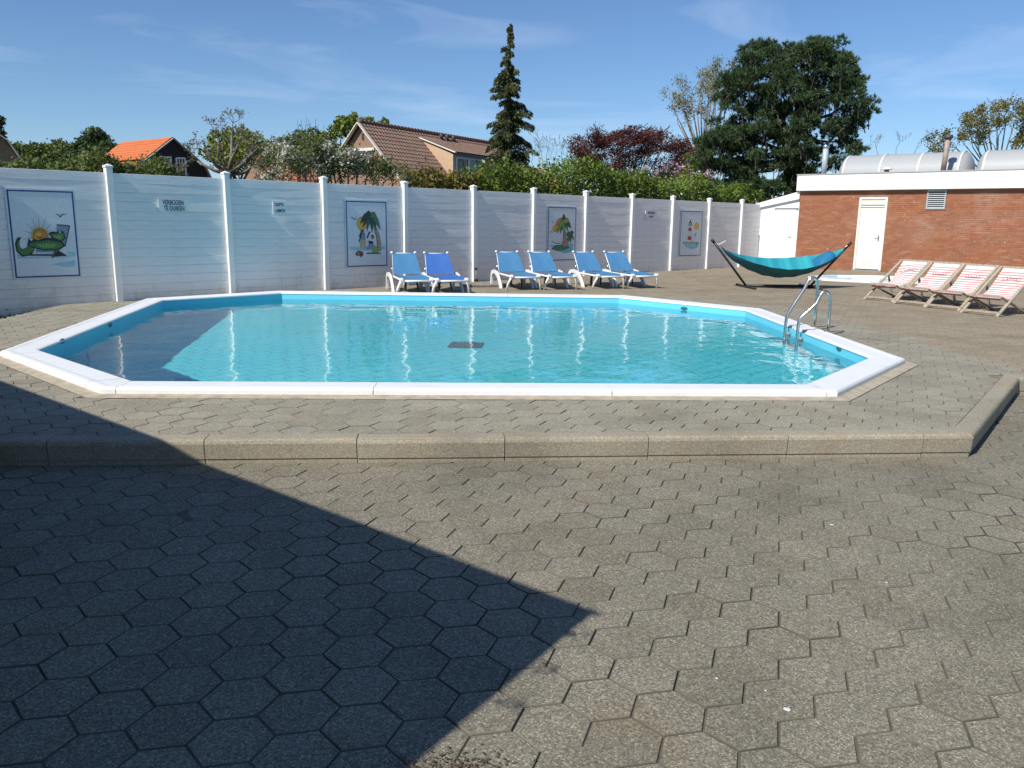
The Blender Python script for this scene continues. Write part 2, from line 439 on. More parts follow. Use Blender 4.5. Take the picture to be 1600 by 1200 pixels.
for x, y in lattice(-8, 9, -2, 8.6, ang_c):
    x += .02; y += .05
    d1 = (x - K1[0]) * kn[0] + (y - K1[1]) * kn[1]; d2 = (x - K1[0]) * kn2[0] + (y - K1[1]) * kn2[1]; d3 = (x - K2[0]) * kn3[0] + (y - K2[1]) * kn3[1]
    in_deck = d1 > 0 and d2 > 0 and d3 > 0
    on_left = d1 > 0 and d2 > 0
    if (d1 > .14 and d2 > .14 and (d3 > .14 or y < K2[1])): continue
    poly = None
    if d2 <= -.13 or (d1 <= -.13 and x < K1[0] + .2):
        if d3 > .14 and d2 > .14: continue
    else:
        q = hex_poly(x, y, ang_c)
        q = clip(q, K1, (-kn[0], -kn[1])) if d1 < d2 else clip(q, K1, (-kn2[0], -kn2[1]))
        if len(q) < 3 or area(q) < .003: continue
        poly = q
    if y > 8.2 and d3 > -.2: continue
    cells.append((x, y, poly))
pave(court, ang_c, cells, ZC, PAVE, 300, 'c')

# --- deck slab with a hole for the pool
bm = bmesh.new(); edges = []
for loop in (DECK, OCT_HOLE):
    vs = [bm.verts.new((x, y, -.008)) for x, y in loop]
    edges += [bm.edges.new((vs[i], vs[(i + 1) % len(vs)])) for i in range(len(vs))]
bmesh.ops.triangle_fill(bm, edges=edges, use_beauty=True)
for f in list(bm.faces):
    if f.normal.z < 0: f.normal_flip()
    c_ = f.calc_center_median()
    if inside((c_.x, c_.y), OCT_HOLE): bm.faces.remove(f)
for i in range(len(DECK)):
    if i in (0, 1, 2): continue             # the kerb closes these
    a, b = DECK[i], DECK[(i + 1) % len(DECK)]
    bm.faces.new([bm.verts.new(p) for p in ((a[0], a[1], -.22), (b[0], b[1], -.22), (b[0], b[1], -.008), (a[0], a[1], -.008))])
me = bpy.data.meshes.new('pool_deck'); bm.to_mesh(me); bm.free(); me.materials.append(SAND)
deck = tag(link('pool_deck', me), kind='structure')

def oct_out(x, y, poly):                   # largest outward distance and its edge
    best = (-1e9, 0)
    for i in range(8):
        a, b = Vector(poly[i]), Vector(poly[(i + 1) % 8]); d = (b - a).normalized(); nn = (d.y, -d.x)
        s = (x - a.x) * nn[0] + (y - a.y) * nn[1]
        if s > best[0]: best = (s, i, a, nn)
    return best
ang_d = R(34.8); cells_d = []; cells_b = []
BORD = offset(OCT, 1.02)
KW = .13
for x, y in lattice(-9, 15, 4, 31, ang_d):
    if not inside((x, y), DECK): continue
    d1 = (x - K1[0]) * kn[0] + (y - K1[1]) * kn[1]; d2 = (x - K1[0]) * kn2[0] + (y - K1[1]) * kn2[1]; d3 = (x - K2[0]) * kn3[0] + (y - K2[1]) * kn3[1]
    if (Vector((x, y, 0)) - F0).dot(FN) < -.25: continue
    dd = min(d1, d2) - KW
    if y > K2[1] - .1: dd = min(d1 - KW, d3 - KW) if x > K2[0] - .3 else d1 - KW
    if dd < -.11: continue
    s, i_, a_, nn = oct_out(x, y, OCT_BED)
    if s < -.11: continue
    q = None
    if dd < .14:
        q = hex_poly(x, y, ang_d)
        k_, nk = ((K1, kn) if d1 <= d2 else (K1, kn2)) if y < K2[1] - .1 or d1 < .3 else (K2, kn3)
        q = clip(q, (k_[0] + nk[0] * (KW + .004), k_[1] + nk[1] * (KW + .004)), nk)
    if s < .14 and (q is None or len(q) > 2):
        q = clip(q or hex_poly(x, y, ang_d), (a_.x + nn[0] * .004, a_.y + nn[1] * .004), nn)
    if q is not None and (len(q) < 3 or area(q) < .004): continue
    so_ = oct_out(x, y, BORD)[0]
    (cells_b if (so_ > 0 and x > 3.0 and y > 7.6) or y > 16.6 or so_ > .6 else cells_d).append((x, y, q))
pave(deck, ang_d, cells_d, 0, PAVE_DECK, 300, 'd')
terr = tag(MB().add([(0, 0, 0), (.01, 0, 0), (0, .01, 0)], [(0, 1, 2)]) or MB().build('x', SAND), kind='structure') if False else None
pave(deck, ang_d, cells_b, 0, PAVE_BACK, 0, 'b')

# kerb stones, one object each
def kerb_mesh(L, skew0=0.0, skew1=0.0):
    prof = [(0.004, -.172), (0.004, -.135), (-.004, -.132), (-.012, -.03), (-.006, -.012), (.008, -.002), (.03, .001), (.13, .001), (.13, -.172)]
    b = MB(); n = len(prof)
    vs = [(x + prof_x * sk, prof_x, z) for x, sk in ((.003, skew0), (L - .003, skew1)) for prof_x, z in prof]
    fs = [list(range(n)), list(range(2 * n - 1, n - 1, -1))] + [(i, n + i, n + (i + 1) % n, (i + 1) % n) for i in range(n)]
    b.add(vs, fs); return b
def lay_kerb(a, b, first, step=.985, s0=0.0, s1=0.0):
    a, b = Vector((*a, 0)), Vector((*b, 0)); L = (b - a).length; d = (b - a) / L; ang = math.atan2(d.y, d.x)
    xs = [0.0]; x = first
    while x < L - .05: xs.append(x); x += step
    xs.append(L)
    for i in range(len(xs) - 1):
        k = kerb_mesh(xs[i + 1] - xs[i], s0 if i == 0 else 0, s1 if i == len(xs) - 2 else 0).build('kerb_stone', KERB, deck)
        p = a + d * xs[i]; k.location = (p.x, p.y, random.gauss(0, .0015)); k.rotation_euler = (random.gauss(0, .004), 0, ang + random.gauss(0, .0015))
    return len(xs)
L1 = (Vector(K1) - Vector(K0)).length
th = math.acos(kd.dot(kd2)) / 2
lay_kerb(K0, K1, (L1 - .36) % .985, s1=-math.tan(th))
th2 = math.acos(kd2.dot(kd3)) / 2
lay_kerb(K1, K2, .30, s0=math.tan(th), s1=math.tan(th2))
lay_kerb(K2, K3, .985, s0=-math.tan(th2))

# cement strip round the coping
b = MB(); OB = offset(OCT, .122); OC_ = offset(OCT, -.05)
for i in range(8):
    j = (i + 1) % 8
    b.add([(*OB[i], -.001), (*OB[j], -.001), (*OC_[j], .012), (*OC_[i], .012)], [(0, 1, 2, 3)])
b.build('cement_strip', CEMENT, deck)

# moss and weeds at the foot of the fence, left
rng = RNG
def quads(name, C, A, B, mat, parent=None, world=False, kind=None):
    """C centres, A and B half axes (N,3): one diamond leaf each"""
    N = len(C); V = np.empty((N, 4, 3)); V[:, 0] = C - A; V[:, 1] = C + B; V[:, 2] = C + A; V[:, 3] = C - B
    V = V.reshape(-1, 3)
    if parent is not None and world:
        iv = np.array(wm(parent).inverted()); V = V @ iv[:3, :3].T + iv[:3, 3]
    me = bpy.data.meshes.new(name); me.vertices.add(4 * N); me.loops.add(4 * N); me.polygons.add(N)
    me.vertices.foreach_set('co', V.astype(np.float32).ravel()); me.loops.foreach_set('vertex_index', np.arange(4 * N, dtype=np.int32))
    me.polygons.foreach_set('loop_start', np.arange(0, 4 * N, 4, dtype=np.int32))
    me.materials.append(mat); me.update(calc_edges=True); me.validate()
    o = link(name, me, parent)
    if kind: o['kind'] = kind
    return o
def unit(v): return v / np.maximum(np.linalg.norm(v, axis=-1, keepdims=True), 1e-9)
def rdir(n): return unit(RNG.normal(size=(n, 3)))
def leaf_axes(n, size, aspect=.55, outward=None, ob=.5, up=.25):
    nrm = rdir(n) + np.array([0, 0, up])
    if outward is not None: nrm = nrm + outward * ob
    nrm = unit(nrm); a = unit(np.cross(nrm, rdir(n))); bb = np.cross(nrm, a)
    s = size * RNG.uniform(.6, 1.3, (n, 1)); return a * s, bb * s * aspect

MOSS = leaf_mat('moss', (.03, .05, .012), (.05, .085, .02), (.09, .12, .03))
n_ = 900; k_ = RNG.uniform(-3, .1, n_) ; C = np.array([F0 + FT * float(a) + FN * float(abs(RNG.normal()) * .07 + .02) + Vector((0, 0, -.2 + .05 * abs(RNG.normal()))) for a in k_])
A, B = leaf_axes(n_, .03)
tag(quads('moss', C, A, B, MOSS), kind='stuff', label='green moss along the foot of the white fence')

# ================================================================== POOL
ZW, ZF = -.07, -1.26
def liner_mat(floor):
    m, n, l, p = nmat('blue_liner_floor' if floor else 'blue_liner_wall')
    v = coords(n, l)
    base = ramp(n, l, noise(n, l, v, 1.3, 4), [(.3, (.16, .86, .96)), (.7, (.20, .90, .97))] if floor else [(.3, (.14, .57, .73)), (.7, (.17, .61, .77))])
    if floor:
        br = n.new('ShaderNodeTexBrick'); br.inputs['Scale'].default_value = 1.0
        br.inputs['Brick Width'].default_value = .22; br.inputs['Row Height'].default_value = .20; br.inputs['Mortar Size'].default_value = .010
        br.inputs['Mortar Smooth'].default_value = .2; br.offset = .5
        br.inputs['Color1'].default_value = (1, 1, 1, 1); br.inputs['Color2'].default_value = (.98, .99, 1, 1); br.inputs['Mortar'].default_value = (.38, .70, .78, 1)
        mp = n.new('ShaderNodeMapping'); mp.inputs['Rotation'].default_value = (0, 0, R(-45)); l.new(v, mp.inputs[0]); l.new(mp.outputs[0], br.inputs['Vector'])
        base = mix(n, l, base, br.outputs['Color'], 1, 'MULTIPLY')
    l.new(base, p.inputs['Base Color']); p.inputs['Roughness'].default_value = .45
    return m
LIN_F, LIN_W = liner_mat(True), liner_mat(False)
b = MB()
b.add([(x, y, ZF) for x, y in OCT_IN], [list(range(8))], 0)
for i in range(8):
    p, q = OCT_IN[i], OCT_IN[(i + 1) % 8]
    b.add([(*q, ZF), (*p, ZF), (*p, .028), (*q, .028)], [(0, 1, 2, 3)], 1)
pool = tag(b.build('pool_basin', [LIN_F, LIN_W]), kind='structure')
pool.cycles.is_caustics_receiver = True
# coping stones: split where the photograph shows joints
def coping_piece(a, bq, na, nb):
    """a,bq outer ends; na,nb inward vectors (mitre) per unit width"""
    prof = [(.015, -.002), (0.0, .004), (.0, .040), (.012, .056), (.03, .061), (.07, .062), (.10, .055), (.295, .054), (.318, .046), (.322, .030), (.30, .012), (.10, .0)]
    m = MB(); n = len(prof)
    vs = [(*(Vector(e) + Vector(nn) * w), z) for e, nn in ((a, na), (bq, nb)) for w, z in prof]
    fs = [list(range(n)), list(range(2 * n - 1, n - 1, -1))] + [(i, (i + 1) % n, n + (i + 1) % n, n + i) for i in range(n)]
    m.add(vs, fs); m.f = [f[::-1] for f in m.f]
    return m
OI1 = offset(OCT, -1.0)
splits = {0: [.12, .88], 1: [.02, .36, .685, .985], 2: [.9], 3: [.421, .552], 4: [.03, .5], 5: [.02, .34, .67], 6: [.04, .95], 7: [.5]}
for i in range(8):
    a, b2 = Vector(OCT[i]), Vector(OCT[(i + 1) % 8]); d = (b2 - a).normalized(); nn = Vector((-d.y, d.x))
    ts = [0.0] + sorted(splits[i]) + [1.0]
    for k in range(len(ts) - 1):
        if i == 3 and k == 1: continue       # gap where the ladder pad sits
        e0, e1 = a.lerp(b2, ts[k]) + d * (.0035 if k else 0), a.lerp(b2, ts[k + 1]) - d * (.0035 if k < len(ts) - 2 else 0)
        n0 = (Vector(OI1[i]) - a) if k == 0 else nn; n1 = (Vector(OI1[(i + 1) % 8]) - b2) if k == len(ts) - 2 else nn
        coping_piece(tuple(e0), tuple(e1), tuple(n0), tuple(n1)).build('coping_stone', COPING, pool)
# ladder bay: two lower rounded coping ends
a, b2 = Vector(OCT[3]), Vector(OCT[4]); d34 = (b2 - a).normalized(); n34 = Vector((-d34.y, d34.x))
coping_piece(tuple(a.lerp(b2, .458)), tuple(a.lerp(b2, .515)), tuple(n34 * .97 + d34 * .10), tuple(n34 * .97 - d34 * .10)).build('coping_stone', COPING, pool)
# wall fittings and the floor drain
for px, py, i in ((97, 533, 7), (1069, 482, 4), (1311, 545, 3), (172, 508, 7)):
    a, q = Vector((*OCT_IN[i], 0)), Vector((*OCT_IN[(i + 1) % 8], 0)); d = (q - a).normalized(); nn = Vector((-d.y, d.x, 0))
    p = onpl(px, py, a, nn); m = MB(); X = d; Z = Vector((0, 0, 1)); c = p + nn * .006
    ring = [c + X * (.075 * math.cos(t)) + Z * (.028 * math.sin(t)) for t in [2 * math.pi * k / 14 for k in range(14)]]
    m.add(ring + [r_ - nn * .012 for r_ in ring], [list(range(14))] + [(k, 14 + k, 14 + (k + 1) % 14, (k + 1) % 14) for k in range(14)])
    m.build('inlet_fitting', simple('fitting_grey_%d' % px, (.03, .12, .17), .5), pool)
dr = MB(); cx, cy = -.65, 11.08
dr.box((cx, cy, ZF + .012), (.44, .44, .02), R(-4))
for k in range(9): dr.box((cx + .41 * (k - 4) / 9, cy, ZF + .026), (.018, .38, .008), R(0), 1)
o = dr.build('floor_drain', [simple('drain_dark', (.05, .09, .11), .5), simple('drain_bar', (.14, .24, .28), .5)], pool); o.cycles.is_caustics_receiver = True

def water_mat():
    m, n, l, p = nmat('pool_water'); n.remove(p)
    gl = n.new('ShaderNodeBsdfGlass'); gl.inputs['IOR'].default_value = 1.333; gl.inputs['Roughness'].default_value = 0.0
    gl.inputs['Color'].default_value = (.95, 1, 1, 1)
    v = coords(n, l, (1, 1, 1))
    h = math_(n, l, 'ADD', math_(n, l, 'MULTIPLY', noise(n, l, v, 1.7, 2, .5), 1.0), math_(n, l, 'MULTIPLY', noise(n, l, v, 7.5, 2, .5), .16))
    bn = n.new('ShaderNodeBump'); bn.inputs['Strength'].default_value = 1.0; bn.inputs['Distance'].default_value = .015
    l.new(h, bn.inputs['Height']); l.new(bn.outputs[0], gl.inputs['Normal'])
    l.new(gl.outputs[0], n['Material Output'].inputs[0]); return m
b = MB(); b.add([(x, y, ZW) for x, y in offset(OCT_IN, .002)], [list(range(8))], 0, True)
water = tag(b.build('water', water_mat()), kind='structure'); water.cycles.is_caustics_caster = True

# ================================================================== FENCE
fence = thing('fence', 'long white painted board fence with capped posts along the far side of the pool', 'fence', F0, FA)
POSTS = [-4, -2] + [2 * i for i in range(11)]
FEND = 21.55
pm = MB()
pm.box((0, -.005, (FH + .075) / 2 - .15), (.105, .13, FH + .075 + .3), bev=.006)
pc = MB(); zc = FH + .075
pc.add([(-.061, -.078, zc), (.061, -.078, zc), (.061, .068, zc), (-.061, .068, zc), (-.061, -.078, zc + .028), (.061, -.078, zc + .028), (.061, .068, zc + .028), (-.061, .068, zc + .028), (0, -.005, zc + .062)],
       [(3, 2, 1, 0), (0, 1, 5, 4), (1, 2, 6, 5), (2, 3, 7, 6), (3, 0, 4, 7), (4, 5, 8), (5, 6, 8), (6, 7, 8), (7, 4, 8)])
post_me, cap_me = pm.mesh('post', WHITE), pc.mesh('post_cap', WHITE)
for X in POSTS:
    o = link('post', post_me, fence); o.location = (X, 0, random.gauss(0, .006)); o.rotation_euler = (0, random.gauss(0, .004), 0)
    c = link('post_cap', cap_me, o)
BH = .1527
def board_mesh(L, seed):
    r_ = random.Random(seed); m = MB(); n = 9; P = []
    prof = [(.0, .0), (-.0034, .0018), (-.0045, .006), (-.0044, .070), (-.0028, .074), (-.0046, .079), (-.0040, .11), (-.0036, .148), (.0, BH - .0014)]
    ph = [r_.uniform(0, 6.3) for _ in range(3)]
    for y, z in prof:
        row = []
        for i in range(n):
            x = L * i / (n - 1)
            row.append((x, y + .0016 * math.sin(x * 2.3 + ph[0]) + .0009 * math.sin(x * 5.1 + ph[1] + z * 20), z))
        P.append(row)
    m.grid(P, smooth=False)
    m.add([(0, .03, 0), (L, .03, 0), (L, .03, BH - .004), (0, .03, BH - .004)], [(1, 0, 3, 2)])
    return m
bm_cache = [board_mesh(1.884, k).mesh('board', FENCE) for k in range(8)]
bays = [(X, X + 2) for X in [-4, -2] + [2 * i for i in range(10)]] + [(20, FEND)]
for bi, (a, e) in enumerate(bays):
    nrow = 16
    for k in range(nrow):
        z = FH - BH * (k + 1)
        if z < -.36: break
        me = random.choice(bm_cache) if e - a == 2 else board_mesh(e - a - .058, k).mesh('board', FENCE)
        o = link('board', me, fence); o.location = (a + .058, .004 + random.gauss(0, .0018), z); o.rotation_euler = (random.gauss(0, .006), 0, random.gauss(0, .0005))
# solid core behind the boards so no light leaks through the joints
mcore = MB(); mcore.box(((FEND - 4) / 2, .055, (FH - .34) / 2 - .002), (FEND + 4, .04, FH + .34 - .008)); mcore.build('backing_slab', WHITE, fence)

def floc(px, py): p = onpl(px, py, F0, FN); d = p - F0; return d.dot(FT), p.z
FM = Matrix.Translation(F0) @ Matrix.Rotation(FA, 4, 'Z')

# ---- flat prints
_flat = {}
def flat(c, rough=.55):
    k = tuple(round(x, 3) for x in c)
    if k not in _flat: _flat[k] = simple('print_%d' % len(_flat), c, rough, .05, 20)
    return _flat[k]
def print_mesh(name, shapes, W, H, parent, y0):
    """shapes: (colour, [(u,v)...]) in 0..1, later ones on top; laid on local -Y"""
    m = MB(); mats = []
    for i, (c, pts) in enumerate(shapes):
        mt = flat(c)
        if mt not in mats: mats.append(mt)
        y = y0 - .0006 - i * .00012
        m.add([(u * W, y, v * H) for u, v in pts], [list(range(len(pts)))], mats.index(mt))
    # make every polygon face -Y
    for i, f in enumerate(m.f):
        s = 0
        for k in range(len(f)):
            p, q = m.v[f[k]], m.v[f[(k + 1) % len(f)]]; s += p[0] * q[2] - q[0] * p[2]
        if s < 0: m.f[i] = f[::-1]
    return m.build(name, mats, parent)
def ell(cx, cy, rx, ry, n=18, a0=0, a1=360):
    return [(cx + rx * math.cos(R(a0 + (a1 - a0) * k / n)), cy + ry * math.sin(R(a0 + (a1 - a0) * k / n))) for k in range(n + (0 if a1 - a0 == 360 else 1))]
def stroke(pts, w, asp=1.0):
    L, Rr = [], []
    for i, p in enumerate(pts):
        a, b_ = pts[max(0, i - 1)], pts[min(len(pts) - 1, i + 1)]; dx, dy = b_[0] - a[0], b_[1] - a[1]; d = math.hypot(dx, dy) or 1
        ww = w[i] if hasattr(w, '__len__') else w
        L.append((p[0] - dy / d * ww * asp, p[1] + dx / d * ww)); Rr.append((p[0] + dy / d * ww * asp, p[1] - dx / d * ww))
    return L + Rr[::-1]
def frond(x, y, dx, dy, droop, w=.03, asp=1.0):
    pts = [(x + dx * t, y + dy * t - droop * t * t) for t in (0, .25, .5, .75, 1)]
    return stroke(pts, [w * .4, w * 1.0, w * 1.05, w * .7, w * .08], asp)

G_D, G_M, G_L, YEL, ORA = (.03, .10, .035), (.07, .20, .05), (.20, .34, .09), (.72, .45, .07), (.62, .26, .04)
INK, SEA, SEA2, SAND_C, GREYB, BRN, SKIN, WHT = (.015, .02, .03), (.16, .47, .56), (.30, .58, .66), (.50, .40, .24), (.20, .27, .36), (.14, .07, .035), (.40, .26, .19), (.66, .70, .72)
def mural(label, corners, shapes, frame):
    (xa, za), (xb, zb) = floc(*corners[0]), floc(*corners[1]); W, H = xb - xa, za - zb
    t = thing('mural_board', label, 'mural', FM @ Vector((xa, -.008, zb)), FA, 'painted picture boards on the fence')
    p = MB(); p.box((W / 2, -.008, H / 2), (W + .05, .014, H + .05)); p.build('board_panel', flat((.68, .74, .77)), t)
    f = MB(); bw = .022
    for c, d in (((W / 2, bw / 2), (W, bw)), ((W / 2, H - bw / 2), (W, bw)), ((bw / 2, H / 2), (bw, H - 2 * bw)), ((W - bw / 2, H / 2), (bw, H - 2 * bw))):
        f.box((c[0], -.0165, c[1]), (d[0], .004, d[1]))
    f.build('border', flat(frame), t)
    print_mesh('picture', shapes, W, H, t, -.015); return t
NAVY = (.025, .06, .22)
sh = []
sh += [(SEA2, [(.06, .27), (.95, .29), (.95, .24), (.72, .225), (.06, .22)]), (WHT, [(.12, .25), (.9, .265), (.86, .245), (.14, .24)]), (SEA2, [(.55, .15), (.93, .19), (.93, .12), (.8, .11)])]
for k in range(17):
    a = R(-8 + 196 * k / 16); r0, r1 = .115, (.20 if k % 2 else .285)
    sh.append(((.62, .42, .12) if k % 2 else (.30, .30, .22), [(.43 + r0 * math.cos(a - .06), .475 + r0 * .9 * math.sin(a - .06)), (.43 + r1 * math.cos(a), .475 + r1 * .9 * math.sin(a)), (.43 + r0 * math.cos(a + .06), .475 + r0 * .9 * math.sin(a + .06))]))
sh += [((.50, .34, .10), ell(.43, .475, .135, .105)), (INK, ell(.43, .475, .108, .085)), (ORA, ell(.43, .475, .10, .078)), (INK, stroke([(.38, .47), (.42, .455), (.46, .468)], .005)), (YEL, ell(.41, .50, .04, .02))]
sh += [(GREYB, [(.66, .37), (.80, .37), (.90, .60), (.70, .61)]), (INK, stroke([(.90, .60), (.80, .36)], .008)), (INK, stroke([(.70, .61), (.90, .60)], .006)),
       (GREYB, [(.20, .29), (.72, .29), (.76, .37), (.26, .36)]), (WHT, [(.21, .295), (.34, .295), (.34, .35), (.24, .35)]), (INK, stroke([(.24, .262), (.80, .252)], .009)),
       (INK, [(.58, .235), (.86, .25), (.70, .33)]), (BRN, stroke([(.66, .33), (.58, .225)], .014)), (WHT, stroke([(.70, .32), (.84, .25)], .012)), (BRN, stroke([(.28, .30), (.27, .25)], .012))]
sh += [(INK, stroke([(.30, .36), (.22, .30), (.14, .285), (.085, .325), (.075, .39), (.10, .445), (.14, .465)], [.05, .048, .045, .04, .032, .022, .004])),
       (G_M, stroke([(.31, .36), (.22, .305), (.145, .292), (.095, .325), (.086, .385), (.105, .435)], [.036, .036, .034, .027, .018, .006])),
       (INK, [(.22, .37), (.25, .45), (.29, .42), (.33, .45), (.38, .43), (.5, .46), (.62, .45), (.76, .42), (.80, .36), (.70, .315), (.45, .31), (.28, .35)]),
       (G_M, [(.24, .375), (.29, .405), (.40, .415), (.55, .43), (.74, .40), (.77, .365), (.68, .33), (.45, .325), (.30, .36)]),
       (G_L, [(.36, .385), (.52, .40), (.66, .385), (.62, .345), (.44, .345)])]
for k in range(11): sh.append((G_D, [(.30 + .043 * k, .40 + .02 * (k % 2)), (.32 + .043 * k, .415), (.315 + .043 * k, .355 + .012 * (k % 3))]))
sh += [(INK, [(.565, .505), (.60, .53), (.70, .525), (.73, .545), (.80, .53), (.82, .45), (.74, .41), (.60, .455)]), (G_M, [(.585, .50), (.70, .51), (.79, .515), (.80, .455), (.74, .425), (.62, .465)]), (G_L, [(.62, .485), (.76, .49), (.74, .44), (.65, .46)]),
       (WHT, ell(.735, .525, .018, .013, 8)), (INK, ell(.732, .525, .008, .007, 6)),
       (INK, stroke([(.70, .735), (.74, .725), (.765, .70)], [.001, .006, .006])), (INK, stroke([(.765, .70), (.80, .728), (.875, .738)], [.006, .006, .001]))]
mural('picture board of a green crocodile lying in a deckchair before the sun', ((9, 296), (125, 431)), sh, NAVY)
# palm with two figures
A_ = 1.0; sh = [(SEA2, [(.08, .31), (.95, .31), (.95, .26), (.6, .24), (.08, .26)]), ((.52, .36, .14), ell(.38, .66, .135, .105)), (YEL, ell(.38, .66, .115, .09)), (INK, stroke([(.12, .755), (.18, .735), (.20, .72)], .007)), (INK, stroke([(.20, .72), (.26, .74)], .006))]
tr = [(.78, .24), (.80, .36), (.77, .48), (.71, .58), (.65, .66)]
sh += [(INK, stroke(tr, [.06, .05, .045, .036, .03])), (SAND_C, stroke(tr, [.048, .04, .035, .027, .02]))]
for k in range(12): t_ = k / 12; sh.append((BRN, [(.745 - .09 * t_ * t_, .25 + .40 * t_), (.83 - .13 * t_ * t_, .262 + .40 * t_), (.75 - .09 * t_ * t_, .272 + .40 * t_)]))
for dx, dy, dr_, c in ((-.20, .05, .22, G_D), (-.10, .03, .26, (.04, .14, .10)), (.03, .02, .27, G_D), (.13, .04, .24, (.02, .07, .06)), (.24, .05, .26, (.06, .18, .14)), (.16, .12, .17, G_M), (-.12, .13, .12, (.02, .07, .06)), (-.26, .09, .20, (.02, .06, .05))):
    sh += [(INK, frond(.60, .77, dx, dy, dr_, .052)), (c, frond(.60, .77, dx, dy, dr_, .04))]
sh += [(INK, [(.30, .47), (.36, .56), (.44, .52), (.46, .42), (.42, .44), (.33, .43)]), (SKIN, ell(.395, .525, .03, .025, 10)), (BRN, ell(.385, .548, .045, .022, 10)), (GREYB, [(.34, .49), (.45, .50), (.46, .41), (.33, .42)]), (SAND_C, [(.33, .42), (.46, .41), (.47, .28), (.41, .27), (.40, .37), (.37, .27), (.32, .28)]), (INK, stroke([(.345, .48), (.30, .38)], .012)),
       (WHT, [(.50, .46), (.56, .50), (.66, .47), (.68, .38), (.56, .37)]), (BRN, ell(.63, .455, .045, .035, 10)), (SKIN, ell(.615, .44, .03, .024, 10)), (INK, [(.53, .40), (.64, .39), (.66, .33), (.55, .32)]), (GREYB, [(.55, .35), (.66, .35), (.70, .27), (.46, .26)]), (INK, stroke([(.50, .44), (.55, .52), (.58, .53)], .016)),
       (G_L, [(.60, .20), (.64, .30), (.70, .33), (.73, .27), (.80, .25), (.78, .19)]), (INK, [(.45, .195), (.84, .19), (.82, .205), (.5, .215)]),
       (BRN, [(.20, .20), (.27, .25), (.38, .23), (.40, .18), (.33, .14), (.30, .17), (.22, .17)]), (SKIN, [(.24, .20), (.28, .23), (.31, .19), (.29, .18)])]
mural('picture board of two figures beneath a dark drooping palm', ((539, 313.5), (604, 415)), sh, NAVY)
# palms on an islet
sh = [(SEA, [(.08, .29), (.92, .31), (.92, .16), (.6, .13), (.3, .20)]), (SEA2, [(.1, .27), (.88, .25), (.7, .19), (.2, .23)]), (YEL, ell(.27, .60, .13, .065)),
      (WHT, [(.10, .36), (.22, .40), (.34, .38), (.48, .44), (.50, .34), (.3, .31)]), (INK, stroke([(.13, .36), (.30, .325), (.46, .32)], .006)), (INK, stroke([(.06, .53), (.12, .54), (.17, .535)], .005)), (INK, stroke([(.12, .73), (.18, .71)], .005)),
      (INK, [(.12, .22), (.30, .29), (.60, .30), (.82, .235), (.62, .20), (.36, .18)]), ((.05, .22, .09), [(.15, .222), (.32, .28), (.60, .288), (.78, .235), (.60, .21), (.36, .19)])]
for tr in ([(.56, .28), (.60, .38), (.59, .52), (.55, .66)], [(.62, .28), (.68, .34), (.75, .42), (.79, .49)]):
    sh += [(INK, stroke(tr, [.07, .06, .05, .03])), (SKIN, stroke(tr, [.05, .045, .035, .02]))]
for dx, dy, dr_, c in ((0, .16, .0, G_D), (-.18, .10, .12, G_M), (-.34, .04, .22, YEL), (-.30, .10, .16, ORA), (-.12, -.02, .20, G_M), (.02, -.02, .25, G_L), (.16, .03, .20, G_M), (.28, .05, .16, G_D), (.20, .10, .08, G_L), (-.24, .0, .22, G_L)):
    sh += [(INK, frond(.55, .72, dx, dy, dr_, .058)), (c, frond(.55, .72, dx, dy, dr_, .045))]
for dx, dy, dr_, c in ((-.14, .06, .10, G_D), (.14, .06, .03, G_D), (.15, -.02, .10, G_M), (-.08, -.02, .14, G_M), (.04, -.03, .16, G_D)):
    sh += [(INK, frond(.79, .50, dx, dy, dr_, .04)), (c, frond(.79, .50, dx, dy, dr_, .03))]
mural('picture board of two bright green palms on a small islet', ((856, 323), (897, 406)), sh, (.05, .09, .14))
sh = [(SEA, [(.10, .31), (.40, .33), (.90, .30), (.88, .24), (.80, .17), (.55, .15), (.30, .20)]), (SEA2, [(.2, .28), (.7, .26), (.8, .20), (.4, .19)]), ((.5, .33, .22), [(.24, .29), (.36, .34), (.60, .33), (.66, .29), (.5, .27)]),
      (WHT, [(.34, .31), (.54, .31), (.50, .68), (.38, .68)]), ((.40, .05, .04), [(.36, .56), (.515, .56), (.505, .63), (.37, .63)]), ((.40, .05, .04), [(.345, .36), (.535, .36), (.525, .44), (.355, .44)]), (INK, [(.36, .68), (.52, .68), (.50, .75), (.47, .76), (.44, .83), (.41, .76), (.38, .75)]), (WHT, [(.40, .70), (.48, .70), (.48, .73), (.40, .73)]),
      (YEL, ell(.74, .67, .12, .085)), ((.05, .16, .15), stroke([(.76, .54), (.70, .47), (.66, .44)], [.004, .02, .01])), (GREYB, [(.72, .29), (.86, .31), (.90, .27), (.76, .25)])]
mural('picture board of a red and white lighthouse by the sea', ((1064, 329.5), (1093, 399)), sh, (.07, .10, .15))

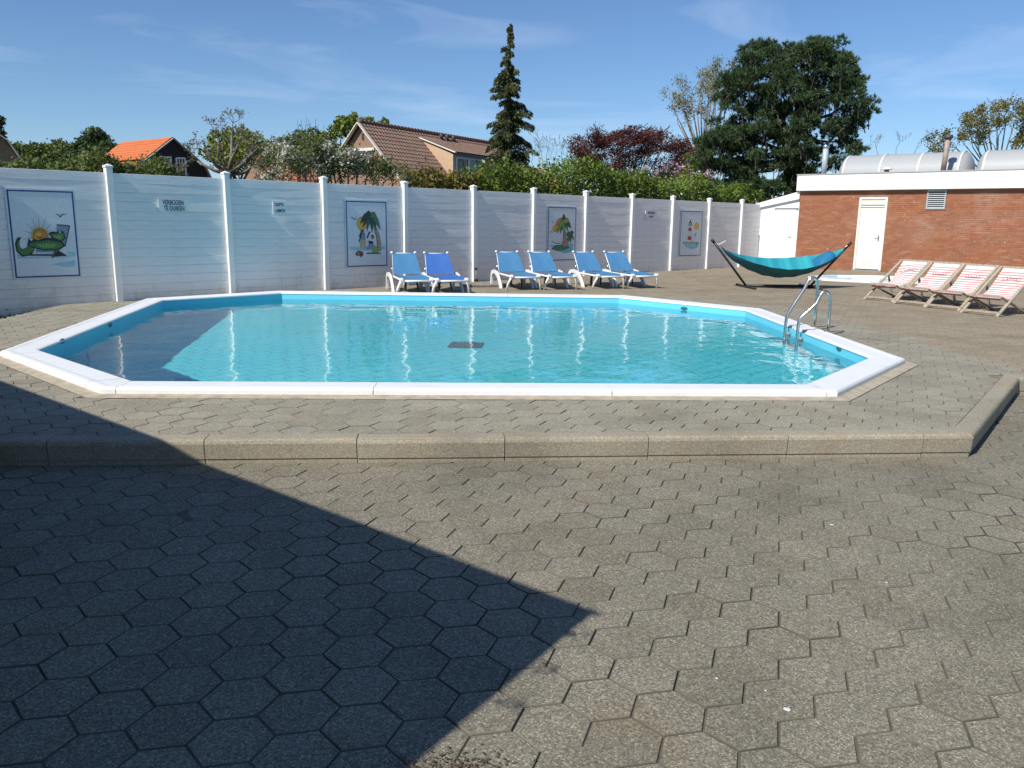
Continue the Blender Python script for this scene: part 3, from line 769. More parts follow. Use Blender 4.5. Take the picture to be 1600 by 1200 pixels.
def sign(label, tl, br, lines, col=(.78, .82, .79), ink=(.012, .016, .05)):
    (xa, za), (xb, zb) = floc(*tl), floc(*br); W, H = xb - xa, za - zb
    t = thing('sign_board', label, 'sign', FM @ Vector((xa, -.008, zb)), FA, 'small lettered signs on the fence')
    m = MB(); m.box((W / 2, -.008, H / 2), (W, .014, H)); m.build('sign_panel', flat(col), t)
    for txt, u, v, size, sx in lines:
        c = bpy.data.curves.new('lettering', 'FONT'); c.body = txt; c.size = size * H; c.align_x = 'CENTER'; c.align_y = 'CENTER'; c.extrude = .0008; c.offset = .0018 if H > .2 else .001
        c.materials.append(flat(ink))
        tmp = bpy.data.objects.new('tmp', c); COL.objects.link(tmp); me = bpy.data.meshes.new_from_object(tmp.evaluated_get(bpy.context.evaluated_depsgraph_get())); bpy.data.objects.remove(tmp); bpy.data.curves.remove(c)
        o = link('lettering', me, t); o.location = (u * W, -.0165, v * H); o.rotation_euler = (R(90), 0, 0); o.scale = (sx, 1, 1)
sign('sign lettered VERBODEN TE DUIKEN in dark capitals', (245.8, 310.5), (296.5, 331.5), [('VERBODEN', .47, .72, .52, .64), ('TE DUIKEN', .49, .26, .52, .64)])
sign('sign lettered DIEPTE 1.40 MTR, right of the no diving sign', (425, 315), (447, 335), [('DIEPTE', .47, .76, .36, .72), ('1.40MTR', .5, .27, .36, .72)])
sign('sign lettered KINDERBAD between the palm islet and lighthouse boards', (1008, 328.5), (1025.5, 344.5), [('KINDERBAD', .48, .76, .32, .72), ('DIEPTE 30', .48, .36, .25, .72)], (.72, .73, .72), (.03, .035, .04))

# fittings and clutter by the fence
X5 = 8
t = thing('hose_bracket', 'small black fitting low on the post behind the dark blue lounger', 'bracket', FM @ Vector((X5, -.07, 0)), FA)
m = MB(); m.box((0, -.025, .30), (.05, .05, .05), bev=.008).box((.005, -.03, .03), (.06, .07, .06), bev=.008); m.build('clamp', BLACKM, t)
m = MB(); m.tube([(0, -.03, .04), (0, -.045, .16), (0, -.03, .30)], .011); m.build('pipe', GREYP, t)
p = gnd(762, 447.5); t = MB(); t.box((0, 0, .03), (1.15, .22, .05), bev=.008)
o = t.build('plank', simple('weathered_plank', (.27, .25, .22), .85, .25, 5, stretch=(1, 10, 1))); o.location = (p.x, p.y, 0); o.rotation_euler = (0, 0, R(20))
tag(o, 'grey weathered plank lying on the paving below the fence', 'plank')

# ================================================================== SHED AND BRICK BUILDING
W0 = Vector((8.80, 28.24, 0)); WA = R(-41)
WT = Vector((math.cos(WA), math.sin(WA), 0)); WN = Vector((math.sin(WA), -math.cos(WA), 0))
def wloc(px, py): p = onpl(px, py, W0, WN); return (p - W0).dot(WT), p.z
bld = thing('brick_building', 'low red brick building with white roof band and cream door', 'building', W0, WA)
XC = wloc(1246, 360)[0]                      # left corner of the brickwork
ZB = (wloc(1252, 296)[1] + wloc(1590, 297.6)[1]) / 2; ZT = (wloc(1252, 271.2)[1] + wloc(1590, 269)[1]) / 2
XR, DEP = 16.0, 9.0
dx0, dx1 = wloc(1337.5, 366)[0], wloc(1381.5, 366)[0]; dz1 = wloc(1366, 308)[1]
wall = MB()
wall.box(((XC + dx0) / 2, .12, ZB / 2 - .1), (dx0 - XC, .24, ZB + .2)); wall.box(((dx1 + XR) / 2, .12, ZB / 2 - .1), (XR - dx1, .24, ZB + .2)); wall.box(((dx0 + dx1) / 2, .12, (dz1 + ZB) / 2), (dx1 - dx0, .24, ZB - dz1))
wall.box((XC + .12, DEP / 2 + .12, ZB / 2 - .1), (.24, DEP - .26, ZB + .2)); wall.box((XR - .12, DEP / 2 + .12, ZB / 2 - .1), (.24, DEP - .26, ZB + .2)); wall.box(((XC + XR) / 2, DEP + .12, ZB / 2 - .1), (XR - XC, .24, ZB + .2))
wl_o = wall.build('wall', MORTAR, bld)
BL, BHt, BPX, BPZ = .206, .051, .2165, .0622
vx0, vx1 = wloc(1448, 315)[0], wloc(1478, 315)[0]; vz0, vz1 = wloc(1463, 327)[1], ZB - .01
cand = []
for r_ in range(int(ZB / BPZ)):
    z = .012 + r_ * BPZ; x = XC + (.0 if r_ % 2 else -.108)
    while x < XR - .02:
        a, e = max(x, XC - .004), min(x + BL, XR); x += BPX
        if e - a < .03: continue
        segs = [(a, e)]
        if z < dz1 + .02:
            segs = []
            if a < dx0 - .02: segs.append((a, min(e, dx0 - .004)))
            if e > dx1 + .02: segs.append((max(a, dx1 + .004), e))
        for s in segs:
            if s[1] - s[0] > .02: cand.append((*s, z))
full_me = None; jb = MB(); nb = 0
def brick_geo(L): m = MB(); m.box((L / 2, -.001, BHt / 2), (L, .012, BHt)); return m
full_me = brick_geo(BL).mesh('brick', BRICK)
cand.sort(key=lambda c: 0 if (2.0 < c[0] < 8.2 and .95 < c[2] < 2.3 and abs(c[1] - c[0] - BL) < 1e-4) else 1)
pick = [c for c in cand if 4.6 < c[0] < 7.9 and 1.1 < c[2] < 2.35 and abs(c[1] - c[0] - BL) < 1e-4]
pick = sorted(pick, key=lambda c: -c[0])[:300]; ps = set(pick)
for a, e, z in cand:
    dy = random.gauss(0, .0012)
    if (a, e, z) in ps: o = link('brick', full_me, wl_o); o.location = (a, dy, z)
    else: jb.box(((a + e) / 2, -.001 + dy, z + BHt / 2), (e - a, .012, BHt))
tag(jb.build('bricks', BRICK, wl_o), kind='stuff')
# roof band and roof
m = MB(); m.box(((XC + XR) / 2 - .03, DEP / 2 + .05, (ZB + ZT) / 2), (XR - XC + .12, DEP + .44, ZT - ZB), bev=.012); fb = m.build('roof_band', WHITE, bld)
m = MB(); m.box(((XC + XR) / 2 - .03, -.165, ZT + .014), (XR - XC + .15, .05, .03)); m.build('edge_trim', simple('zinc_trim', (.40, .40, .38), .5), bld)
m = MB(); m.box(((XC + XR) / 2, DEP / 2 + .05, ZT + .004), (XR - XC - .1, DEP + .2, .03)); m.build('roof', simple('roof_felt', (.16, .16, .16), .9), bld)
# door
dm = MB(); DW = dx1 - dx0; zt = wloc(1366, 322.5)[1]
fr = MB(); fr.box((dx0 + .032, .05, dz1 / 2), (.064, .09, dz1)).box((dx1 - .032, .05, dz1 / 2), (.064, .09, dz1)).box(((dx0 + dx1) / 2, .05, dz1 - .032), (DW - .128, .09, .064)).box(((dx0 + dx1) / 2, .05, zt), (DW - .128, .08, .05))
fr.build('door_frame', CREAM, bld)
m = MB(); m.box(((dx0 + dx1) / 2, .055, (zt + dz1) / 2 - .003), (DW - .13, .03, dz1 - zt - .114)); m.build('transom_panel', CREAM, bld)
dm.box(((dx0 + dx1) / 2, .06, zt / 2 + .02), (DW - .135, .04, zt - .10), bev=.004)
for k in range(4): dm.box(((dx0 + dx1) / 2, .037, .16 + k * .055), (DW * .62, .012, .034), bev=.003)
door = dm.build('door', CREAM, bld)
m = MB(); hx = dx1 - .17; m.box((hx, .034, 1.05), (.035, .012, .19), bev=.004); m.tube([(hx, .03, 1.09), (hx, -.02, 1.09), (hx - .12, -.02, 1.09)], .010); m.build('handle', STEEL, door)
m = MB(); m.box(((dx0 + dx1) / 2, .02, .022), (DW + .06, .16, .05)); m.build('threshold', simple('stone_sill', (.24, .24, .25), .8), bld)
# louvre
m = MB(); cx = (vx0 + vx1) / 2; vw, vh = vx1 - vx0, vz1 - vz0
m.box((vx0 + .02, -.02, (vz0 + vz1) / 2), (.04, .05, vh)).box((vx1 - .02, -.02, (vz0 + vz1) / 2), (.04, .05, vh)).box((cx, -.02, vz0 + .02), (vw - .08, .05, .04)).box((cx, -.02, vz1 - .02), (vw - .08, .05, .04)).box((cx, -.006, (vz0 + vz1) / 2), (vw - .08, .01, vh - .08), m=1)
lv = m.build('vent_grille', [simple('grille_grey', (.36, .40, .42), .5), DARKM], bld)
sl = MB(); sl.box((0, 0, 0), (vw - .082, .034, .006), M=Matrix.Rotation(R(38), 4, 'X')); slm = sl.mesh('slat', simple('slat_grey', (.48, .52, .54), .45))
for k in range(9): o = link('slat', slm, lv); o.location = (cx, -.027, vz0 + .055 + (vh - .11) * k / 8)
# barrel rooflights
def skylight(x0, x1, y, r, label, nb_):
    t = thing('barrel_rooflight', label, 'rooflight', W0 + WT * ((x0 + x1) / 2) - WN * y + Vector((0, 0, ZT)), WA, 'barrel rooflights on the flat roof')
    L = x1 - x0; h = L / 2; n = 14
    def arc(x, rr, zs=1): return [(x, -rr * math.cos(math.pi * k / n), .05 + rr * .92 * math.sin(math.pi * k / n)) for k in range(n + 1)]
    m = MB()
    P = [arc(-h, r), arc(h, r)]; m.grid(P)
    for s_ in (-1, 1): m.grid([[(s_ * h + s_ * .30 * math.sin(math.pi / 2 * q / 4) * (1), -r * math.cos(math.pi * k / n) * math.cos(math.pi / 2 * q / 4), .05 + r * .92 * math.sin(math.pi * k / n) * math.cos(math.pi / 2 * q / 4)) for k in range(n + 1)] for q in range(5)])
    mm, nn_, ll, pp = nmat('grey_polycarbonate'); pp.inputs['Base Color'].default_value = (.37, .38, .38, 1); pp.inputs['Roughness'].default_value = .5
    m.build('glazing', mm, t)
    for i in range(nb_ + 1):
        x = -h + L * i / nb_; m = MB(); a0, a1 = arc(x - .03, r + .018), arc(x + .03, r + .018); b0, b1 = arc(x - .03, r - .004), arc(x + .03, r - .004)
        m.grid([b0, a0, a1, b1], smooth=False); m.build('rib', simple('aluminium_rib', (.60, .60, .58), .5), t)
    m = MB(); m.box((0, 0, .025), (L + .7, 2 * r + .12, .09)); m.build('kerb_frame', simple('upstand', (.45, .45, .43), .5), t)
YS = 2.2
wl2 = lambda px, py, y: ((onpl(px, py, W0 - WN * y, WN) - W0).dot(WT), onpl(px, py, W0 - WN * y, WN).z)
x0, x1 = wl2(1330, 255, YS)[0], wl2(1507, 255, YS)[0]; rs = (wl2(1440, 240, YS + .5)[1] - ZT) * .98
skylight(x0, x1, YS, rs, 'grey barrel rooflight behind the brown flue pipe', 3)
skylight(wl2(1545, 255, YS)[0], wl2(1545, 255, YS)[0] + 5, YS, rs, 'grey barrel rooflight at the end without a flue', 4)
def flue(px, ptop, y, r, label, mat, cap, lean=0):
    x, z1 = wl2(px, ptop, y); t = thing('flue_pipe', label, 'flue', W0 + WT * x - WN * y + Vector((0, 0, ZT)), WA, 'pipes on the flat roof')
    H = z1 - ZT; m = MB(); m.tube([(0, 0, 0), (lean, 0, H - .12)], r, 12); m.build('pipe', mat, t)
    m = MB(); m.tube([(lean, 0, H - .13), (lean, 0, H - .10), (lean, 0, H - .06), (lean, 0, H)], [r * 1.1, r * cap, r * cap, r * (cap - .15)], 12); m.build('cowl', STEEL if cap < 1.5 else DARKM, t)
    m = MB(); m.tube([(0, 0, -.01), (0, 0, .05)], [r * 1.7, r * 1.15], 12); m.build('collar', DARKM, t)
flue(1291, 226, 1.2, .09, 'pale grey flue pipe at the left end of the roof', simple('grey_flue', (.42, .46, .50), .4), 1.25)
flue(1480, 211, .9, .075, 'tall brown flue pipe with a dark cap before the rooflight', simple('rusty_flue', (.33, .26, .22), .6, .3), 1.75, .04)
x, z = wl2(1386, 262, .8); t = thing('roof_vent', 'small white mushroom vent on the roof edge', 'vent', W0 + WT * x - WN * .8 + Vector((0, 0, ZT)), WA)
m = MB(); m.tube([(0, 0, 0), (0, 0, .17)], .075, 10); m.build('vent_neck', simple('vent_neck', (.33, .24, .20), .6), t)
m = MB(); m.tube([(0, 0, .16), (0, 0, .19), (0, 0, .24)], [.16, .15, .03], 12); m.build('vent_hood', WHITE, t)

# white lean-to shed between fence and brick building
shed = thing('shed', 'white lean-to shed with sloping roof between the fence and the brick building', 'shed', W0, WA)
sx0, sx1 = wloc(1186, 360)[0], XC - .004
zl, zr = wloc(1192, 324)[1], wloc(1249, 311)[1]; zl2, zr2 = wloc(1186, 318)[1], wloc(1251, 299)[1]
m = MB(); Y0 = .035
m.add([(sx0, Y0, -.1), (sx1, Y0, -.1), (sx1, Y0, zr), (sx0, Y0, zl), (sx0, 3, -.1), (sx1, 3, -.1), (sx1, 3, zr), (sx0, 3, zl)], [(0, 1, 2, 3), (5, 4, 7, 6), (4, 0, 3, 7), (1, 5, 6, 2), (3, 2, 6, 7)]); m.build('wall', WHITE, shed)
m = MB(); m.add([(sx0 - .25, -.06, zl - .05), (sx1, -.06, zr), (sx1, -.06, zr2), (sx0 - .25, -.06, zl2 - .03), (sx0 - .25, 3.1, zl - .05), (sx1, 3.1, zr), (sx1, 3.1, zr2), (sx0 - .25, 3.1, zl2 - .03)], [(0, 1, 2, 3), (5, 4, 7, 6), (4, 0, 3, 7), (1, 5, 6, 2), (3, 2, 6, 7), (0, 4, 5, 1)]); m.build('roof', WHITE, shed)
ddx0, ddx1, ddz = wloc(1210, 360)[0], wloc(1242, 360)[0], wloc(1228, 325.5)[1]
m = MB(); m.box(((ddx0 + ddx1) / 2, Y0 - .012, ddz / 2), (ddx1 - ddx0, .03, ddz - .04), bev=.004); m.box(((ddx0 + ddx1) / 2, Y0 - .03, ddz - .18), (ddx1 - ddx0 - .16, .012, .012)); d_ = m.build('door', WHITE, shed)
m = MB(); m.box(((ddx0 + ddx1) / 2, Y0 - .03, ddz + .01), (ddx1 - ddx0 + .1, .07, .03)); m.build('drip_rail', simple('grey_paint', (.5, .5, .5), .5), shed)
m = MB(); hx = ddx1 - .12; m.tube([(hx, Y0 - .02, 1.03), (hx, Y0 - .07, 1.03), (hx - .11, Y0 - .07, 1.03)], .010); m.build('handle', STEEL, d_)

# ================================================================== PADDLING POOL
pp = thing('paddling_pool', 'small white rimmed paddling pool full of pale water by the brick building', 'paddling pool', tuple(gnd(1362, 437)))
c0 = gnd(1362, 437)
ctr = Vector((9.75, 21.9)); prx, pry = 1.75, 1.35
poly8 = [(ctr.x + prx * math.cos(R(22.5 + 45 * k)) , ctr.y + pry * math.sin(R(22.5 + 45 * k))) for k in range(8)]
po, pi_ = offset(poly8, 0), offset(poly8, -.22)
m = MB()
for i in range(8):
    j = (i + 1) % 8
    m.add([(*po[i], -.01), (*po[j], -.01), (*po[j], .05), (*po[i], .05), (*pi_[j], .055), (*pi_[i], .055), (*pi_[j], -.0), (*pi_[i], -.0)], [(0, 1, 2, 3), (3, 2, 4, 5), (5, 4, 6, 7)])
m.build('rim', COPING, pp, True)
m = MB(); m.add([(*p, .012) for p in offset(pi_, .01)], [list(range(8))]); mm, n, l, p = nmat('shallow_water'); p.inputs['Base Color'].default_value = (.40, .72, .80, 1); p.inputs['Roughness'].default_value = .03
bump(n, l, p, noise(n, l, coords(n, l), 5, 2), .25, .03)
m.build('water_sheet', mm, pp, True)

# ================================================================== LADDER
lb = thing('pool_ladder', 'stainless steel pool ladder with two arched handrails at the right edge', 'ladder', (4.15, 10.84, 0))
E0 = Vector(OCT[3]); E1 = Vector(OCT[4]); dE = (E1 - E0).normalized(); nE = Vector((-dE.y, dE.x))      # nE towards the water
cE = Vector((4.155, 10.84)); hw = .24
def rail(sy, hgt):
    base = cE + dE * sy
    P = lambda w, z: (base.x + nE.x * w, base.y + nE.y * w, z)
    WB, WT_, WW = -.015, .10, .385
    pts = [P(WB, -.02), P(WB, .25), P(WB + .004, hgt - .16)]
    for k in range(1, 8): a = math.pi * .92 * k / 8; pts.append(P(WB + .004 + .075 * (1 - math.cos(a)), hgt - .12 + .12 * math.sin(a)))
    pts += [P(WB + .185, hgt - .16), P(WB + .185 + (WW - WB - .185) * .5, (hgt - .16 + .20) / 2), P(WW - .022, .23), P(WW - .005, .17), P(WW, .10), P(WW, -.15), P(WW, -.90)]
    m = MB(); m.tube(pts, .0215, 12); m.build('rail', STEEL, lb, True)
    m = MB(); m.tube([P(WB, -.005), P(WB, .02), P(WB, .035)], [.055, .05, .024], 14); m.build('anchor_flange', STEEL, lb, True)
    m = MB(); m.tube([P(.32, -.05), P(.385, -.05)], .014, 8); m.ball(P(.335, -.05), .03); m.build('wall_buffer', GREYP, lb, True)
rail(-hw, .58); rail(hw, .73)
for z in (-.18, -.42, -.66):
    m = MB(); a_ = cE + dE * -hw + nE * .385; b_ = cE + dE * hw + nE * .385
    m.bar((a_.x, a_.y, z), (b_.x, b_.y, z), .11, .025); o = m.build('step', STEEL, lb, True); o.cycles.is_caustics_receiver = True
for o in lb.children: o.cycles.is_caustics_receiver = True

# ================================================================== SUN LOUNGERS
def fabric_mat(name, c):
    m, n, l, p = nmat(name); v = coords(n, l, (1, 1, 1), 'obj')
    wv = n.new('ShaderNodeTexWave'); wv.inputs['Scale'].default_value = 60; l.new(v, wv.inputs['Vector'])
    col = ramp(n, l, noise(n, l, v, 4, 4), [(.3, tuple(x * .88 for x in c)), (.7, tuple(x * 1.1 for x in c))])
    l.new(col, p.inputs['Base Color']); p.inputs['Roughness'].default_value = .75; bump(n, l, p, wv.outputs[1], .12, .002); return m
BLUE = fabric_mat('faded_blue_mesh', (.055, .195, .37)); ROYAL = fabric_mat('royal_blue_mesh', (.038, .135, .42))
def lounger(label, fab):
    t = thing('sun_lounger', label, 'lounger', (0, 0, 0), 0, 'blue sun loungers along the fence'); W, SZ = .29, .31
    m = MB(); n = 10; P = []
    for i in range(n + 1):
        y = .02 + 1.14 * i / n; e = min(1, i / 2)
        P.append([(x * W, y, SZ + .015 - .03 * (1 - x * x) - (.05 if i == 0 else .0)) for x in (-1, -.6, -.2, .2, .6, 1)])
    m.grid(P); seat = m.build('seat', fab, t)
    def bk(s): return 1.13 + .48 * s, SZ + .02 + .41 * s + .03 * math.sin(math.pi * s)
    m = MB(); m.grid([[(x * (W - .055 * (i / 8)), bk(i / 8)[0] + .025 * (1 - x * x), bk(i / 8)[1]) for x in (-1, -.6, -.2, .2, .6, 1)] for i in range(9)]); m.build('backrest', fab, t)
    fr = MB()
    for s in (-1, 1): fr.tube([(s * (W - .012), .02, SZ - .026), (s * (W - .010), .6, SZ - .026), (s * (W - .006), 1.12, SZ - .026), (s * (W + .012), 1.45, SZ - .03), (s * (W), 1.62, SZ - .03)], .021, 8)
    fr.tube([(-W, .03, SZ - .04), (W, .03, SZ - .04)], .020, 8); fr.build('frame', PLASTIC_W, t)
    fr = MB()
    for s in (-1, 1): fr.tube([(s * (W - .008), bk(0)[0] + .012, bk(0)[1] - .012), (s * (W - .062), bk(1)[0] + .014, bk(1)[1] - .010)], .012, 6)
    fr.tube([(-W + .06, bk(1)[0] + .014, bk(1)[1] - .012), (W - .06, bk(1)[0] + .014, bk(1)[1] - .012)], .012, 6); fr.build('back_frame', PLASTIC_W, t)
    cm = MB(); cm.ball((0, 0, 0), (.034, .03, .028), n=8); cme = cm.mesh('corner_cap', PLASTIC_W)
    for s in (-1, 1): o = link('corner_cap', cme, t); o.location = (s * (W - .045), bk(1)[0], bk(1)[1] + .004)
    cm2 = MB(); cm2.box((0, 0, 0), (.075, .10, .06), bev=.015); c2 = cm2.mesh('corner_cap', PLASTIC_W)
    for s in (-1, 1): o = link('corner_cap', c2, t); o.location = (s * (W + .0), .02, SZ - .01)
    def strip(path, w0, w1, th):
        m = MB(); N = len(path)
        for k in range(N - 1):
            a, b_ = Vector(path[k]), Vector(path[k + 1]); m.bar(a, b_ + (b_ - a) * .04, th, w0 + (w1 - w0) * k / N, up=(1, 0, 0))
        return m
    for s in (-1, 1):                                        # big arched rear legs at the sides
        m = MB(); x = s * (W + .07)
        prof_o = [(.62, 0), (.74, .14), (.90, .26), (1.06, .335), (1.28, .36), (1.44, .345), (1.54, .28), (1.58, .15), (1.60, 0)]
        prof_i = [(.72, 0), (.83, .12), (.96, .21), (1.10, .265), (1.26, .285), (1.38, .27), (1.46, .22), (1.49, .12), (1.51, 0)]
        for k in range(len(prof_o) - 1):
            a, b_, c_, d_ = prof_o[k], prof_o[k + 1], prof_i[k + 1], prof_i[k]; h_ = .022
            vs = [(x - h_, *a), (x - h_, *b_), (x - h_, *c_), (x - h_, *d_), (x + h_, *a), (x + h_, *b_), (x + h_, *c_), (x + h_, *d_)]
            m.add(vs, [(0, 1, 2, 3), (7, 6, 5, 4), (1, 0, 4, 5), (3, 2, 6, 7)] + ([(0, 3, 7, 4)] if k == 0 else []) + ([(2, 1, 5, 6)] if k == len(prof_o) - 2 else []))
        m.build('rear_leg', PLASTIC_W, t)
        m = MB(); m.tube([(s * W, .03, SZ - .03), (s * (W + .035), .05, SZ - .11), (s * (W + .06), .10, .12), (s * (W + .075), .13, 0)], [.028, .026, .024, .022], 8); m.build('front_leg', PLASTIC_W, t)
        m = MB(); m.tube([(s * (W + .01), 1.30, .33), (s * (W - .01), 1.33, .49)], .012, 6); m.build('back_stay', STEEL, t)
    m = MB(); m.bar((-.08, .85, SZ - .03), (-.08, .9, 0), .05, .03); m.build('inner_strut', DARKM, t)
    m = MB(); m.bar((.13, .85, SZ - .03), (.20, .98, .02), .03, .03); m.build('inner_strut', DARKM, t)
    return t
LA = math.atan2(.955, -.30) - math.pi / 2
l0 = lounger('faded blue sun lounger standing before the palm and figures board', BLUE)
l1 = lounger('darkest royal blue sun lounger with white frame', ROYAL)
lab = ['faded blue sun lounger directly right of the post with the black fitting', 'faded blue sun lounger standing before the palm islet board', 'faded blue sun lounger between the palm islet board and its right neighbour', 'faded blue sun lounger nearest the hammock']
lg = [l0, l1]
for s in lab: c = copy_tree(l0); c['label'] = s; lg.append(c)
for o, (xl, yl, xr, yr) in zip(lg, ((630.5, 436, 671.5, 436), (685, 436, 728, 436), (801, 431.2, 841, 430.6), (858, 431, 900, 430.2), (936.3, 429.7, 973, 429.8), (989.7, 429.2, 1026.4, 429.2))):
    p = gnd((xl + xr) / 2, (yl + yr) / 2, .31); o.location = (p.x, p.y, 0); o.rotation_euler = (0, 0, LA + random.gauss(0, .03))

# ================================================================== HAMMOCK
hb0, hb1 = gnd(1165, 449.5), gnd(1266, 450.2); hd = (hb1 - hb0).normalized(); hn = Vector((-hd.y, hd.x, 0)); hN = hn
hp = lambda px, py: onpl(px, py, hb0, hn)
LT, RT = hp(1113, 375), hp(1329, 380)
st = thing('hammock_stand', 'black tube hammock stand with two leaning arms', 'hammock stand', hb0)
m = MB(); m.tube([hb0 + Vector((0, 0, .05)), hb1 + Vector((0, 0, .05))], .028, 10); m.build('base_beam', BLACKM, st, True)
for e, q in ((hb0, LT), (hb1, RT)):
    m = MB(); m.tube([e + Vector((0, 0, .05)), e.lerp(q, .5) + Vector((0, 0, .03)), q], .026, 10); m.build('arm', BLACKM, st, True)
    m = MB(); m.tube([q - (q - e).normalized() * .07, q + (q - e).normalized() * .02], .034, 10); m.build('arm_cap', BLACKM, st, True)
    m = MB(); m.tube([e + hn * .55 + Vector((0, 0, .03)), e - hn * .55 + Vector((0, 0, .03))], .027, 10); m.ball(e + hn * .55 + Vector((0, 0, .03)), .034).ball(e - hn * .55 + Vector((0, 0, .03)), .034); m.build('foot_bar', BLACKM, st, True)
HL, HR = hp(1128, 386), hp(1318, 388.5)
ham = thing('hammock', 'quilted turquoise hammock hanging from the black stand', 'hammock', hb0)
def ham_pt(u, v):                                   # v -1 near edge, +1 far edge
    c = HL.lerp(HR, u); sag = math.sin(math.pi * u) ** .72 if 0 < u < 1 else 0
    skew = .07 * math.sin(2 * math.pi * u)
    z0 = c.z - (c.z - .255) * sag
    w = .035 + .52 * (sag ** 1.15)
    rim = (.20 if v < 0 else .40) * sag
    z = z0 + rim * (abs(v) ** 1.9)
    z += .012 * math.sin(u * math.pi * 16) * sag * (.5 if abs(v) > .8 else 1) * .6
    p = c + hn * (v * w); return Vector((p.x, p.y, z))
def ham_mat(inner):
    m, n, l, p = nmat('hammock_inner' if inner else 'hammock_outer'); a = n.new('ShaderNodeAttribute'); a.attribute_name = 'su'
    if inner:
        s = math_(n, l, 'FRACT', math_(n, l, 'MULTIPLY', a.outputs['Fac'], 7.0))
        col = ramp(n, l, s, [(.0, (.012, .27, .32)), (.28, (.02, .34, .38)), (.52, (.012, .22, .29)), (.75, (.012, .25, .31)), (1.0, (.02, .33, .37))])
    else: col = ramp(n, l, noise(n, l, coords(n, l), 5, 3), [(.3, (.012, .10, .14)), (.7, (.02, .15, .19))])  # outer side: shade of the underside put into a darker teal
    l.new(col, p.inputs['Base Color']); p.inputs['Roughness'].default_value = .8
    bump(n, l, p, noise(n, l, coords(n, l), 22, 3), .35, .01)
    return m
NU, NV = 49, 13
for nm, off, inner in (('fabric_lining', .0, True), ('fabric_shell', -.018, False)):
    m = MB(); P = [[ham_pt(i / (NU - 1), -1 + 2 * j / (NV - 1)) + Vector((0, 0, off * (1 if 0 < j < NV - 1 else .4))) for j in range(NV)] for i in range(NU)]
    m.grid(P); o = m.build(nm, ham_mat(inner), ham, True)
    at_ = o.data.attributes.new('su', 'FLOAT', 'POINT'); at_.data.foreach_set('value', [i / (NU - 1) for i in range(NU) for j in range(NV)])
for e, q in ((HL, LT), (HR, RT)):
    m = MB(); m.tube([q - (q - e) * .1, e], .008, 6).ball(e.lerp(q, .5), .022); m.build('hanging_chain', STEEL, ham, True)
m = MB(); a = hp(1121.5, 383); b_ = hp(1134, 376); m.bar(a, b_, .004, .055, up=tuple(hn)); m.build('care_label', flat((.75, .75, .73)), ham, True)
pil = MB(); a, b_ = .79, .935; P = []
for i in range(9):
    u = a + (b_ - a) * i / 8; row = []
    for j in range(9):
        v = -.45 + 1.25 * j / 8; e = (1 - (2 * i / 8 - 1) ** 4) * (1 - (2 * j / 8 - 1) ** 4); pt = ham_pt(u, max(-1, min(1, v * .9))); row.append(pt + Vector((0, 0, .04 + .17 * e)))
    P.append(row)
pil.grid(P); P2 = [[p - Vector((0, 0, .02 + .06 * (1 - (2 * i / 8 - 1) ** 4) * (1 - (2 * j / 8 - 1) ** 4))) for j, p in enumerate(r_)] for i, r_ in enumerate(P)]
pil.grid([r_[::-1] for r_ in P2])
tag(pil.build('pillow', fabric_mat('pillow_blue', (.012, .15, .29))), 'deep blue pillow lying at the right end of the turquoise hammock', 'pillow')

# ================================================================== DECKCHAIRS
WOOD = simple('weathered_beech', (.38, .32, .24), .75, .22, 4, stretch=(6, 6, 1), bmp=.2)
SL_W = fabric_mat('white_canvas', (.78, .74, .72)); SL_R = fabric_mat('red_canvas', (.55, .21, .19)); SCR = flat((.20, .10, .13))
def sling_pt(s, v, tw):                             # s 0 top .. 1 front bar, v -1..1
    top, fr_ = (.98, .74), (.02, .285)
    # hanging curve in the side plane
    y = top[0] + (fr_[0] - top[0]) * s; z = top[1] + (fr_[1] - top[1]) * s
    sag = .155 * math.sin(math.pi * s ** 1.25)
    y += sag * .55 * (1 - s); z -= sag
    x = v * .255
    if tw:                                          # slipped to one side
        k = math.sin(math.pi * min(1, s * 1.0)); x += .02 * k
        z += -.10 * k * max(0, -v) + .05 * k * max(0, v); y += -.10 * k * max(0, -v)
        z += .02 * math.sin(6 * s + 3 * v) * k
    return (x, y, z)
